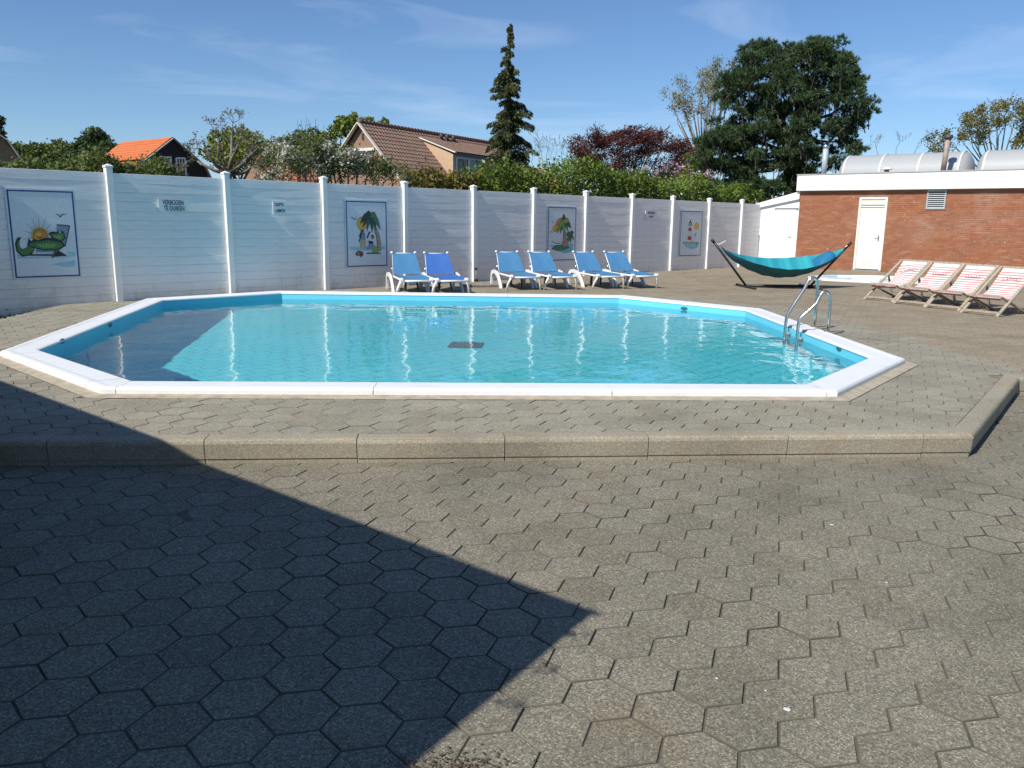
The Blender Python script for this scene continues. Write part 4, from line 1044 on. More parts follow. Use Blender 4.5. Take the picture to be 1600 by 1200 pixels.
def deckchair(label, tw, mark):
    t = thing('deckchair', label, 'deckchair', (0, 0, 0), 0, 'striped deckchairs beside the brick building'); w = .30
    for s in (-1, 1):
        m = MB(); m.bar((s * w, -.12, .0), (s * w, 1.01, .77), .026, .048, up=(1, 0, 0)); m.build('long_rail', WOOD, t)
        m = MB(); m.bar((s * (w - .03), -.02, .32), (s * (w - .03), .86, .015), .024, .045, up=(1, 0, 0)); m.build('seat_rail', WOOD, t)
        m = MB(); m.bar((s * (w + .028), .62, .50), (s * (w + .022), .84, .03), .020, .034, up=(1, 0, 0)); m.build('prop_leg', WOOD, t)
    m = MB(); m.bar((-w, 1.0, .76), (w, 1.0, .76), .03, .04); m.build('top_bar', WOOD, t)
    m = MB(); m.bar((-w, -.06, .06), (w, -.06, .06), .025, .035); m.build('front_stretcher', WOOD, t)
    m = MB(); m.bar((-w + .03, .0, .315), (w - .03, .0, .315), .03, .035); m.build('seat_bar', WOOD, t)
    m = MB(); m.bar((-w - .02, .82, .035), (w + .02, .82, .035), .028, .035); m.build('back_stretcher', WOOD, t)
    m = MB(); N = 76; P = [[sling_pt(i / N, -1 + 2 * j / 8, tw) for j in range(9)] for i in range(N + 1)]
    m.grid(P); m.m = [(1 if (i // 8) % 4 in (2, 3) and 3 < (i // 8) else 0) for i in range(len(m.f))]
    m.grid([[sling_pt(1, -1 + 2 * j / 8, tw) for j in range(9)], [(-.255 + .51 * j / 8, .03, .255) for j in range(9)]], 1)
    m.f = [f for f in m.f]; sl_ = m.build('sling', [SL_W, SL_R], t)
    # printed script mark across the upper sling (not legible in the photograph)
    pr = MB(); pts = []; K = 60
    for k in range(K + 1):
        u = k / K; v = -.62 + 1.24 * u; s = .235 + mark * .03 * math.sin(math.pi * u) - .018 * math.sin(u * 40) * (1 + .8 * math.sin(u * 9))
        p = Vector(sling_pt(s, v, tw)); pts.append(p)
    nn_ = Vector((0, -.55, .83)); dn = Vector((0, .83, .55))
    Pq = [[p + nn_ * .004 - dn * .011, p + nn_ * .004 + dn * .011] for p in pts]
    pr.grid(Pq, smooth=False); pts2 = [Vector(sling_pt(.262 + mark * .03 * math.sin(math.pi * k / 8), -.6 + 1.15 * k / 8, tw)) for k in range(9)]
    pr.grid([[p + nn_ * .004 - dn * .004, p + nn_ * .004 + dn * .004] for p in pts2], smooth=False); pr.build('printed_script', SCR, sl_)
    return t
dlab = [('red and white deckchair with its sling slipped to one side', True, -1), ('red striped deckchair with level sling next to the slipped one', False, .3), ('red striped deckchair second from the brick wall corner end, straight print', False, .3), ('red striped deckchair at the outer end with bowed print', False, -1.2)]
dlab[2] = ('red striped deckchair between the outer end chair and the level one', False, .3)
dcs = []
for i, (lb_, tw, mk) in enumerate(dlab):
    if i == 2: o = copy_tree(dcs[1]); o['label'] = lb_
    else: o = deckchair(lb_, tw, mk)
    dcs.append(o)
# front feet measured in the photograph: (left foot, right foot)
for o, ((lx, ly), (rx, ry)) in zip(dcs, (((1353.5, 467.5), (1390, 473)), ((1400, 474), (1440, 480)), ((1450, 480.5), (1492, 487)), ((1507, 488.5), (1551, 496)))):
    a, b_ = gnd(lx, ly), gnd(rx, ry); c = (a + b_) / 2
    DA = R(-58); ax = Vector((math.cos(DA + math.pi / 2), math.sin(DA + math.pi / 2), 0))
    p = c + ax * .12; o.location = (p.x, p.y, 0); o.rotation_euler = (0, 0, DA)

# ================================================================== VEGETATION
def tree_tubes(m, p, d, L, r, depth, spread=.6, upb=.25, kids=(2, 3), n=5, shrink=.72, ends=None, curve=.15, rmin=.006, ramp_=None):
    pts = [Vector(p)]; dd = Vector(d).normalized(); segs = 3
    for k in range(segs):
        dd = (dd + Vector((random.gauss(0, curve), random.gauss(0, curve), random.gauss(0, curve) + upb * .12))).normalized(); pts.append(pts[-1] + dd * (L / segs))
    m.tube(pts, [max(rmin, r * (1 - .32 * k / segs)) for k in range(segs + 1)], n if depth > 1 else 4 if depth else 3, caps=False)
    if depth == 0:
        if ends is not None: ends.append((pts[-1], dd))
        return
    for k in range(random.randint(*kids)):
        a = random.uniform(0, 6.283); o = dd.orthogonal().normalized(); o = Matrix.Rotation(a, 3, dd) @ o
        nd = (dd * (1 - spread * .35) + o * spread * random.uniform(.6, 1.2) + Vector((0, 0, upb))).normalized()
        st_ = pts[-1] if k < 2 else pts[random.randint(1, segs)]
        tree_tubes(m, st_, nd, L * shrink * random.uniform(.75, 1.15), r * .62, depth - 1, spread, upb, kids, n, shrink, ends, curve, rmin)
    if ends is not None and depth <= 1: ends.append((pts[-1], dd))

def clump_points(c, r, n, shell=.55):
    d = rdir(n); rad = (shell + (1 - shell) * RNG.random((n, 1)) ** .5) ; return np.array(c) + d * rad * np.array(r), d
def crown(name, clumps, dens, size, mat, parent, aspect=.55, shell=.45, up=.35, ob=.6, elong=None):
    Cs, As, Bs = [], [], []
    for c, r in clumps:
        r = np.array(r if hasattr(r, '__len__') else (r, r, r), float); n = max(12, int(dens * (r[0] * r[1] + r[0] * r[2] + r[1] * r[2]) / 3 * 12.6))
        P, d = clump_points(c, r, n, shell); P += RNG.normal(size=P.shape) * r * .10
        A, B = leaf_axes(n, size, aspect, d, ob, up); Cs.append(P); As.append(A); Bs.append(B)
    return quads(name, np.concatenate(Cs), np.concatenate(As), np.concatenate(Bs), mat, parent, True)
def sub_clumps(c, r, n, rr, flat_=1.0, seed=None):
    out = []
    for k in range(n):
        d = Vector(rdir(1)[0]); p = Vector(c) + Vector((d.x * r[0], d.y * r[1], d.z * r[2])) * random.uniform(.45, .95)
        s = rr * random.uniform(.65, 1.3); out.append((p, (s, s, s * flat_)))
    return out
GZ = -.215
L_OLIVE = leaf_mat('olive_leaves', (0.064, 0.096, 0.024), (0.120, 0.160, 0.040), (0.192, 0.224, 0.064))
L_DARK = leaf_mat('dark_leaves', (0.032, 0.056, 0.019), (0.056, 0.096, 0.029), (0.096, 0.144, 0.040))
L_YG = leaf_mat('spring_leaves', (0.100, 0.138, 0.015), (0.163, 0.213, 0.025), (0.237, 0.275, 0.044))
L_HEDGE = leaf_mat('laurel_leaves', (0.063, 0.105, 0.016), (0.116, 0.179, 0.026), (0.232, 0.292, 0.046), rough=.4)
L_HEDGE_B = leaf_mat('bronze_leaves', (0.096, 0.088, 0.019), (0.160, 0.136, 0.032), (0.272, 0.224, 0.056))
L_SPR = leaf_mat('spruce_needles', (0.044, 0.060, 0.025), (0.081, 0.103, 0.037), (0.150, 0.156, 0.056), .2)
L_PINE = leaf_mat('pine_needles', (0.030, 0.057, 0.027), (0.061, 0.105, 0.041), (0.115, 0.162, 0.061), .2)
L_BEECH = leaf_mat('copper_leaves', (0.061, 0.019, 0.018), (0.101, 0.032, 0.027), (0.162, 0.061, 0.047), .25)
L_PALE = leaf_mat('pale_spring_leaves', (.19, .17, .07), (.26, .24, .10), (.34, .31, .15))
L_BLOS = leaf_mat('white_blossom', (0.462, 0.440, 0.374), (0.638, 0.605, 0.528), (0.792, 0.770, 0.704))
L_PINK = leaf_mat('pink_blossom', (.42, .22, .30), (.55, .32, .42), (.66, .46, .54))
L_TANG = leaf_mat('yellowing_leaves', (.13, .12, .03), (.19, .17, .04), (.26, .22, .06))
L_TAN = leaf_mat('tan_buds', (.13, .11, .06), (.18, .15, .08), (.24, .21, .12))

def tree(name, label, cat, base, H, trunk_r, clumps, mat, dens, size, bark=BARK, group=None, limbs=True, **kw):
    t = thing(name, label, cat, base, 0, group); m = MB(); top = max(c[0][2] for c in clumps)
    b0 = Vector(base); m.tube([b0, b0 + Vector((random.gauss(0, .1), 0, H * .35)), b0 + Vector((random.gauss(0, .15), 0, H * .75))], [trunk_r, trunk_r * .8, trunk_r * .4], 8)
    if limbs:
        for c, r in clumps[:40]:
            s = b0 + Vector((0, 0, H * random.uniform(.2, .6))); c = Vector(c); m.tube([s, s.lerp(c, .5) + Vector((0, 0, -.05 * H * random.random())), c], [trunk_r * .4, trunk_r * .25, trunk_r * .08], 5)
    m.build('trunk', bark, t, True); crown('crown', clumps, dens, size, mat, t, **kw); return t
def base_at(px, Y): p = at(px, 330, Y); return (p.x, p.y, GZ)
def pix_clumps(lst, Y, dY=1.5, sc_=1.0):
    """lst of (px,py,rpx): clumps of a crown at distance Y (their depth spread by dY)"""
    out = []
    for px, py, rp in lst:
        y = Y + random.uniform(-dY, dY); p = at(px, py, y); r = rp / F_PX * y * sc_; out.append((p, (r, r, r * .85)))
    return out

# --- hedge behind the fence (right half) and shrubs on the left
def hedge(name, label, pts, mat, n, size, depth=1.2, zlo=1.2):
    """pts: (px, top py) along the fence; foliage from zlo up, behind the fence"""
    t = thing(name, label, 'hedge', FM @ Vector((floc(pts[0][0], 300)[0], 1.2, GZ)), 0)
    S = []
    for px, py in pts:
        p = onpl(px, py, F0 - FN * 1.3, FN); S.append(((p - F0).dot(FT), p.z))
    xs = np.array([s[0] for s in S]); zs = np.array([s[1] for s in S])
    u = RNG.uniform(xs[0], xs[-1], n); zt_ = np.interp(u, xs, zs) + .13 * np.sin(u * 2.1) + .08 * np.sin(u * 5.3 + 1) + .05 * np.sin(u * 11.7)
    f = RNG.random(n) ** .6; dep = RNG.uniform(0, 1, n) ** 1.6; rnd_ = np.sqrt(np.clip(1 - ((f - .55) / .6) ** 2, .1, 1))
    z = zlo + (zt_ - zlo) * f + RNG.normal(size=n) * .04 + np.where((RNG.random(n) < .06) & (f > .9), RNG.uniform(0, .2, n), 0)
    y = .95 - .35 * rnd_ + dep * depth + .12 * np.sin(u * 3.7 + z * 4) + RNG.normal(size=n) * .05
    C = np.array(F0)[None] + u[:, None] * np.array(FT)[None] - y[:, None] * np.array(FN)[None] + np.stack([0 * z, 0 * z, z], 1)
    A, B = leaf_axes(n, size, .5, np.tile(np.array(FN) * .6 + np.array([0, 0, .5]), (n, 1)), .8, .3)
    quads('foliage', C, A, B, mat, t, True)
    m = MB()
    for k in range(int((xs[-1] - xs[0]) / .5)):
        q = FM @ Vector((xs[0] + .5 * k + random.uniform(-.1, .1), 1.45 + random.uniform(-.3, .3), GZ)); m.tube([q, q + Vector((random.gauss(0, .1), random.gauss(0, .1), 1.2)), q + Vector((random.gauss(0, .2), random.gauss(0, .2), 2.1))], [.03, .022, .01], 4)
    m.build('stems', BARK_D, t, True); return t
hedge('laurel_hedge', 'long bright green laurel hedge rising above the fence under the spruce', [(716, 268), (745, 270), (775, 262), (810, 264), (850, 262), (880, 256), (905, 254), (940, 262), (970, 272), (1000, 280), (1040, 284), (1080, 286), (1120, 290), (1165, 300)], L_HEDGE, 26000, .058)
hedge('laurel_hedge', 'low bronze tinted hedge above the fence before the brown roof', [(642, 278), (655, 266), (680, 262), (700, 268), (722, 272)], L_HEDGE_B, 5200, .055)
hedge('conifer_hedge', 'low dark green conifer hedge above the fence before the orange roof', [(-20, 262), (30, 250), (70, 243), (110, 246), (150, 254), (180, 265), (205, 268), (225, 263), (250, 265), (272, 272), (292, 280)], L_OLIVE, 26000, .033, zlo=1.4)

# --- far row of trees left
tree('leafy_tree', 'rounded dark green tree left of the orange roofed house', 'tree', base_at(150, 62), 6, .2, pix_clumps([(150, 222, 22), (135, 232, 20), (168, 235, 18), (120, 245, 20), (150, 248, 26), (175, 252, 18), (150, 212, 14), (110, 256, 16)], 62), L_DARK, 95, .13)
tree('leafy_tree', 'olive tree behind the conifer hedge at the left end', 'tree', base_at(70, 75), 6, .2, pix_clumps([(30, 240, 20), (60, 238, 18), (90, 236, 20), (45, 252, 22), (80, 254, 22), (105, 242, 18), (15, 250, 18)], 75), L_OLIVE, 55, .17, group='trees behind the fence on the left')
tree('pine_tree', 'dark pine cut by the left edge above the brown gable', 'tree', base_at(-25, 48), 8, .2, pix_clumps([(-18, 195, 18), (-8, 208, 14), (-30, 210, 24), (-2, 188, 9), (-35, 185, 20)], 48), L_PINE, 110, .11)
tree('leafy_tree', 'yellow green tree behind the bare apple tree', 'tree', base_at(375, 60), 7, .2, pix_clumps([(345, 222, 20), (372, 216, 22), (395, 226, 20), (410, 240, 20), (355, 245, 24), (385, 252, 24), (330, 240, 16), (415, 262, 18)], 60), L_YG, 45, .15)
tree('leafy_tree', 'fresh green tree rising behind the left gable of the brown house', 'tree', base_at(530, 72), 10, .25, pix_clumps([(535, 192, 12), (552, 188, 12), (525, 205, 13), (505, 222, 18), (545, 205, 12), (485, 230, 16), (600, 191, 8), (575, 190, 9), (515, 240, 20)], 72), L_YG, 45, .17)
tree('leafy_tree', 'olive shrub tree between the bare apple tree and the blossom', 'tree', base_at(440, 66), 6, .2, pix_clumps([(425, 235, 16), (450, 225, 16), (470, 215, 14), (490, 212, 14), (460, 240, 20), (500, 230, 16), (435, 250, 18)], 66), L_OLIVE, 45, .15)

# --- bare apple tree
bt = thing('apple_tree', 'bare crooked apple tree with spreading dark twigs behind the fence', 'tree', tuple(at(357, 330, 19)[:2]) + (GZ,))
m = MB(); bx = Vector(bt.location); ends = []
random.seed(21)
fork = at(357, 272, 19); m.tube([bx, bx.lerp(fork, .6) + Vector((.05, 0, 0)), fork], [.10, .085, .075], 8)
for px, py in ((322, 238), (342, 216), (374, 222), (398, 236), (308, 252), (362, 208), (392, 262)):
    q = at(px, py, 19 + random.uniform(-.7, .7)); d = q - fork; m.tube([fork, fork.lerp(q, .5) + Vector((random.gauss(0, .05), 0, -.06)), q], [.05, .036, .024], 6)
    tree_tubes(m, q, d, .25, .014, 4, .95, .14, (2, 3), 4, .72, ends, .28, .0055)
    tree_tubes(m, fork.lerp(q, .6), d + Vector((random.gauss(0, .5), 0, .3)), .27, .012, 3, .9, .18, (2, 3), 4, .72, ends, .28, .0055)
m.build('branches', BARK_G, bt, True)
E_ = np.array([list(p) for p, d in ends]); n = len(E_) * 3; C = np.repeat(E_, 3, 0) + RNG.normal(size=(n, 3)) * .035; A, B = leaf_axes(n, .022, .6)
quads('buds', C, A, B, L_TAN, bt, True, 'stuff')

# --- blossom shrubs
def blossom(label, px, Y, spec, nb=1, seed=1):
    random.seed(seed); t = thing('blossom_tree', label, 'tree', tuple(at(px, 330, Y)[:2]) + (GZ,), 0, 'white blossom trees behind the fence'); m = MB(); ends = []; b0 = Vector(t.location)
    for qx, qy, L in spec:
        q = at(qx, qy, Y + random.uniform(-.8, .8)); s = b0.lerp(q, .45) + Vector((0, 0, .2)); m.tube([b0, s, q], [.05, .034, .02], 5)
        for k in range(2): tree_tubes(m, q, (q - b0) + Vector((random.gauss(0, .8), random.gauss(0, .8), .3)), L, .014, 3, .9, .1, (2, 3), 4, .74, ends, .25, .005)
    m.build('branches', BARK_G, t, True)
    E_ = np.array([list(p) for p, d in ends]); k = 12; n = len(E_) * k; C = np.repeat(E_, k, 0) + RNG.normal(size=(n, 3)) * .06; A, B = leaf_axes(n, .030, .8); quads('blossoms', C[: n // 3], A[: n // 3], B[: n // 3], L_BLOS, t, True)
    C2 = np.repeat(E_, 9, 0); C2 = C2 + RNG.normal(size=C2.shape) * .085; A, B = leaf_axes(len(C2), .032, .6); quads('leaves', C2, A, B, L_OLIVE, t, True); return t
blossom('blossom tree with white sprays beside the bare apple tree', 455, 19.5, [(425, 275, .3), (440, 262, .3), (455, 270, .3), (470, 255, .3), (415, 285, .25), (450, 285, .3), (478, 280, .3)], seed=4)
blossom('fuller blossom tree with white sprays before the brown house gable', 548, 20.5, [(488, 275, .26), (502, 268, .26), (516, 276, .26), (530, 270, .26), (544, 278, .26), (558, 272, .26), (572, 280, .26), (586, 276, .24), (600, 284, .24), (614, 288, .2), (626, 292, .18), (510, 286, .26), (536, 288, .26), (562, 290, .26), (590, 292, .22), (495, 258, .24), (520, 262, .2)], seed=9)
# upright bare shoots
t = thing('bare_shrub', 'bare shrub of thin upright shoots beside the blossom', 'shrub', tuple(at(482, 330, 24)[:2]) + (GZ,)); m = MB(); random.seed(5)
for k in range(26):
    q = at(random.uniform(462, 512), random.uniform(178, 235), 24 + random.uniform(-.5, .5)); s = Vector(t.location) + Vector((random.gauss(0, .25), random.gauss(0, .2), 0)); m.tube([s, s.lerp(q, .6) + Vector((random.gauss(0, .05), 0, 0)), q], [.018, .011, .005], 4, caps=False)
m.build('shoots', BARK_D, t, True)

# --- spruce
def spruce(base, H):
    t = thing('spruce_tree', 'tall narrow spruce with drooping dark boughs rising above the hedge', 'tree', base); m = MB(); b0 = Vector(base); random.seed(3)
    m.tube([b0, b0 + Vector((.03, 0, H * .5)), b0 + Vector((-.05, 0, H * .86)), b0 + Vector((0, 0, H))], [.17, .11, .045, .012], 8)
    Cs, As, Bs = [], [], []; z = 2.2
    while z < H - .1:
        f = (z / H); rad = 1.62 * (1 - f) ** .62 * (1 if f < .62 else .9 if f < .8 else .55) + .05
        if f > .9: rad *= .75
        for k in range(9 if f < .85 else 5):
            if random.random() < .22: continue
            a = random.uniform(0, 6.283); L = rad * random.uniform(.4, 1.3); zz = z + random.uniform(-.12, .12); pts = []
            for s in (0, .3, .6, .85, 1): pts.append(b0 + Vector((math.cos(a) * L * s, math.sin(a) * L * s, zz + (.16 if f > .7 else .05) * s * L - .42 * L * s * s + .22 * L * max(0, s - .6))))
            m.tube(pts, [.022, .016, .011, .008, .004], 3, caps=False)
            nn = int(70 + 150 * L); s = RNG.random(nn) ** .75; P = np.array([[pts[0].x + (pts[-1].x - pts[0].x) * q, pts[0].y + (pts[-1].y - pts[0].y) * q, 0] for q in s]); P[:, 2] = np.interp(s, [0, .3, .6, .85, 1], [p.z for p in pts])
            side = np.array([-math.sin(a), math.cos(a), 0]); w = RNG.normal(size=(nn, 1)) * .12 * L * (1.15 - s[:, None]) + RNG.normal(size=(nn, 1)) * .03; P = P + side * w
            P[:, 2] -= np.abs(w[:, 0]) * .6 + RNG.random(nn) * .16
            A = unit(np.array([math.cos(a), math.sin(a), -.9]) * RNG.uniform(.3, 1, (nn, 1)) + RNG.normal(size=(nn, 3)) * .45) * RNG.uniform(.05, .10, (nn, 1)); B = unit(np.cross(A, rdir(nn))) * .022
            Cs.append(P); As.append(A); Bs.append(B)
        z += .215 if f < .8 else .26
    m.build('trunk', BARK_D, t, True); quads('boughs', np.concatenate(Cs), np.concatenate(As), np.concatenate(Bs), L_SPR, t, True)
sp_b = at(793, 330, 34); spruce((sp_b.x, sp_b.y, GZ), at(793, 36, 34).z - GZ)

# --- big pine: needle tufts at branch ends
def pine(label, base, spec, Y, dens=1.0, scale=1.0, seed=2):
    random.seed(seed); t = thing('pine_tree', label, 'tree', base); m = MB(); b0 = Vector(base)
    fk = at(1236, 262, Y); m.tube([b0, fk, at(1240, 200, Y), at(1255, 120, Y)], [.32, .27, .17, .05], 9)
    for px, py in ((1310, 222), (1330, 190), (1170, 130), (1150, 190), (1290, 120), (1120, 240), (1200, 95), (1345, 150), (1275, 270), (1180, 270), (1215, 180), (1270, 160)):
        q = at(px, py, Y + random.uniform(-2, 2)); s = fk.lerp(at(1240, 180, Y), random.uniform(0, .8)); m.tube([s, s.lerp(q, .55) + Vector((0, 0, -.25)), q], [.11, .07, .03], 6)
    Cs, As, Bs = [], [], []
    for px, py, rp in spec:
        for k in range(int(6.5 * (rp / 20) ** 2 * dens) + 2):     # rounded pads of upright needle tufts
            y = Y + random.uniform(-2.1, 2.1); p = np.array(at(px + random.gauss(0, rp * .55), py + random.gauss(0, rp * .5), y)); pr = random.uniform(.30, .58)
            nt = int(34 * (pr / .45) ** 2); dd = rdir(nt); dd[:, 2] = np.abs(dd[:, 2]) * 1.0 - .18; dd = unit(dd)
            tc = p + dd * np.array([pr, pr, pr * .62]) * RNG.uniform(.55, 1.05, (nt, 1)); nn = 16
            C0 = np.repeat(tc, nn, 0); D0 = np.repeat(dd, nn, 0); d = unit(D0 * .8 + np.array([0, 0, .55]) + RNG.normal(size=(nt * nn, 3)) * .55); Ln = RNG.uniform(.065, .125, (nt * nn, 1)) * scale
            Cs.append(C0 + d * Ln); As.append(d * Ln); Bs.append(unit(np.cross(d, rdir(nt * nn))) * .0135 * scale)
            m.tube([Vector(p) + Vector((random.gauss(0, .2), random.gauss(0, .2), -pr * 1.5)), Vector(p) + Vector((0, 0, pr * .2))], [.03, .012], 4, caps=False)
    m.build('trunk', BARK_D, t, True); quads('needles', np.concatenate(Cs), np.concatenate(As), np.concatenate(Bs), L_PINE, t, True)
PY = 40
pine('large dark spreading pine standing behind the corner of the brick building', base_at(1236, PY), [
    (1185, 85, 16), (1200, 78, 14), (1170, 100, 18), (1215, 95, 18), (1262, 80, 18), (1280, 72, 14), (1300, 88, 18), (1245, 100, 18), (1318, 105, 18), (1335, 120, 14), (1275, 105, 22), (1160, 120, 18), (1190, 118, 22),
    (1225, 125, 24), (1260, 130, 22), (1300, 130, 22), (1330, 145, 18), (1350, 160, 13), (1345, 180, 14), (1140, 140, 14), (1160, 150, 20), (1135, 160, 14), (1195, 150, 24), (1235, 155, 24), (1275, 160, 24), (1310, 165, 22),
    (1335, 195, 15), (1300, 195, 18), (1265, 190, 24), (1230, 190, 24), (1195, 185, 24), (1165, 185, 20), (1330, 225, 13), (1318, 212, 12), (1335, 245, 8), (1150, 210, 20), (1120, 205, 16), (1180, 215, 24), (1215, 220, 24), (1250, 220, 20),
    (1105, 225, 20), (1130, 240, 24), (1165, 245, 24), (1200, 250, 24), (1235, 250, 24), (1270, 245, 16), (1100, 250, 18), (1095, 265, 16), (1125, 268, 22), (1160, 275, 22), (1195, 280, 22), (1230, 282, 20), (1265, 270, 16), (1145, 295, 16), (1180, 300, 18), (1215, 300, 18), (1305, 262, 10), (1290, 240, 8), (1240, 268, 22), (1262, 288, 14)], PY)

# --- copper beech: flat wind-swept sprays
def beech():
    random.seed(8); Y = 46; b0 = base_at(975, Y); t = thing('copper_beech', 'purple brown copper beech with flat sprays left of the pine', 'tree', b0); m = MB(); base = Vector(b0); m.tube([base, base + Vector((0, 0, 1.5))], [.25, .2], 8); st = base + Vector((0, 0, 1.5))
    Cs, As, Bs = [], [], []
    for k in range(150):
        px = random.uniform(898, 1080); top = 205 + 34 * abs((px - 985) / 95) ** 2.4; py = random.uniform(top, 282) if random.random() < .72 else top + random.uniform(0, 14)
        y = Y + random.uniform(-2.2, 2.2); q = at(px, py, y); d = (q - st); s = st.lerp(q, random.uniform(.25, .5)) + Vector((0, 0, .3))
        m.tube([st, s, q], [.04, .025, .008], 4, caps=False)
        dirn = np.array([.75 if px > 940 else -.2, random.gauss(0, .5), .38]); dirn /= np.linalg.norm(dirn)
        n = 170; u = RNG.uniform(-.55, .65, n); P = np.array(q) + dirn * u[:, None] + RNG.normal(size=(n, 3)) * np.array([.20, .25, .075])
        A = unit(dirn + RNG.normal(size=(n, 3)) * .38) * RNG.uniform(.045, .10, (n, 1)); B = unit(np.cross(A, rdir(n))) * RNG.uniform(.015, .035, (n, 1)); Cs.append(P); As.append(A); Bs.append(B)
    m.build('trunk', BARK_D, t, True); quads('foliage', np.concatenate(Cs), np.concatenate(As), np.concatenate(Bs), L_BEECH, t, True)
beech()

# --- open, barely leafed trees
def airy(name, label, px, Y, H_px, spec, mat, seed, nleaf=5, lsize=.05, depth=4, group=None, L=.9, bark=BARK_G, r=.05, rmin=.010):
    random.seed(seed); b0 = base_at(px, Y); t = thing(name, label, 'tree', b0, 0, group); m = MB(); base = Vector(b0); top = at(px, H_px, Y); m.tube([base, base.lerp(top, .5)], [r * 3, r * 2], 7); ends = []; st = base.lerp(top, .45)
    for qx, qy in spec:
        q = at(qx, qy, Y + random.uniform(-1.5, 1.5)); m.tube([st, st.lerp(q, .5) + Vector((0, 0, .2)), q], [r * 1.4, r, r * .6], 5); tree_tubes(m, q, q - st, L, r * .5, depth - 1, .75, .22, (2, 3), 4, .74, ends, .2, rmin)
    m.build('branches', bark, t, True)
    if mat:
        E_ = np.array([list(p) for p, d in ends]); n = len(E_) * nleaf; C = np.repeat(E_, nleaf, 0) + RNG.normal(size=(n, 3)) * .16; A, B = leaf_axes(n, lsize, .55); quads('leaves', C, A, B, mat, t, True)
    return t
airy('willow_tree', 'pale barely leafed tree rising behind the left side of the pine', 1100, 52, 130, [(1056, 178), (1068, 165), (1080, 156), (1094, 146), (1108, 138), (1122, 132), (1136, 140), (1062, 198), (1076, 190), (1090, 180), (1104, 168), (1118, 160), (1132, 162), (1084, 208), (1100, 200), (1116, 190), (1070, 180), (1095, 165), (1112, 150)], L_PALE, 31, 12, .06, depth=4, L=.62, group=None, rmin=.010)
for i, (px, top, lb_) in enumerate(((848, 236, 'bare grey tree just right of the spruce'), (884, 240, 'bare grey tree between the spruce and the copper beech'))):
    airy('bare_tree', lb_, px, 58, top, [(px - 16, top + 22), (px - 6, top + 12), (px + 6, top + 10), (px + 16, top + 20), (px, top + 26)], None, 40 + i, group='bare trees right of the spruce', L=.75, rmin=.012)
airy('leafing_tree', 'yellow green half leafed tree behind the rooflights at the right', 1560, 55, 170, [(x_ + dx_, y_ + dx_ * .3) for x_, y_ in ((1478, 238), (1492, 230), (1504, 222), (1516, 212), (1530, 204), (1544, 198), (1558, 194), (1572, 190), (1586, 188), (1600, 190), (1500, 238), (1520, 230), (1540, 220), (1560, 212), (1580, 208), (1600, 208), (1620, 200), (1530, 240), (1555, 232), (1575, 226), (1595, 226), (1615, 220), (1545, 210), (1590, 216), (1610, 236), (1580, 240)) for dx_ in (0,)], L_TANG, 51, 15, .075, depth=4, L=.62, rmin=.010)
airy('bare_tree', 'row end bare tree low behind the first rooflight', 1400, 80, 220, [(1345, 240), (1370, 236), (1400, 234), (1430, 236), (1455, 232)], None, 52, L=.8, rmin=.014)

# --- rhododendron and yellow shrub
def shrub(name, label, px, Y, lst, mat, mat2=None, dens=95, size=.06):
    t = thing(name, label, 'shrub', base_at(px, Y)); cl = pix_clumps(lst, Y, .5); m = MB(); b0 = Vector(t.location)
    for c, r in cl: m.tube([b0, b0.lerp(Vector(c), .5), Vector(c)], [.04, .03, .012], 5)
    m.build('stems', BARK_D, t, True); crown('foliage', cl, dens, size, mat, t)
    if mat2: crown('blossoms', [(c + Vector((0, -.1, .1)), (r[0], r[1], r[2])) for c, r in cl], dens * .9, size * .8, mat2, t, aspect=.8, shell=.85)
shrub('rhododendron', 'pink flowering rhododendron showing above the hedge', 1040, 33, [(1010, 272, 10), (1030, 268, 11), (1050, 268, 12), (1068, 272, 12), (1040, 280, 14), (1085, 280, 10), (1108, 277, 9), (1000, 280, 9), (985, 272, 5)], L_DARK, L_PINK, 120, .055)
shrub('yellow_shrub', 'yellow green shrub standing before the pine and pink blossoms', 1083, 30, [(1076, 245, 9), (1080, 260, 11), (1072, 275, 12), (1090, 282, 14), (1060, 288, 14), (1105, 292, 12)], L_YG, None, 150, .05)

# ================================================================== HOUSES BEYOND THE FENCE
def tile_roof(m, O, U, S, L, W, row, col, thick=.035):
    """O top-left corner; U along the ridge (unit), S down the slope (unit); rows of wavy tiles, each lapping the one below"""
    Nn = U.cross(S); Nn = Nn if Nn.z > 0 else -Nn; nr = int(W / row); nc = int(L / col)
    for r_ in range(nr):
        top, bot = [], []; jit = random.uniform(-.004, .004)
        for k in range(nc * 4 + 1):
            x = k * col / 4; wv = .022 * math.sin(2 * math.pi * k / 4 + .6)
            top.append(O + U * x + S * (r_ * row) + Nn * (wv + .004)); bot.append(O + U * x + S * ((r_ + 1) * row + .02) + Nn * (wv + thick + jit))
        low = [p - Nn * thick * 1.1 for p in bot]; m.grid([top, bot, low], smooth=False)
def tile_mat(name, a, b_, moss):
    m, n, l, p = nmat(name); v = coords(n, l); f = noise(n, l, v, 3.2, 5, .7); col = ramp(n, l, f, [(.3, a), (.7, b_)])
    col = mix(n, l, col, moss, ramp(n, l, noise(n, l, v, .55, 4), [(.52, (0, 0, 0)), (.75, (.65, .65, .65))])); l.new(col, p.inputs['Base Color']); p.inputs['Roughness'].default_value = .85; return m
GLASS, _n, _l, _p = nmat('window_glass'); _p.inputs['Base Color'].default_value = (.03, .035, .045, 1); _p.inputs['Roughness'].default_value = .05
CURT = simple('net_curtain', (.30, .40, .38), .6)
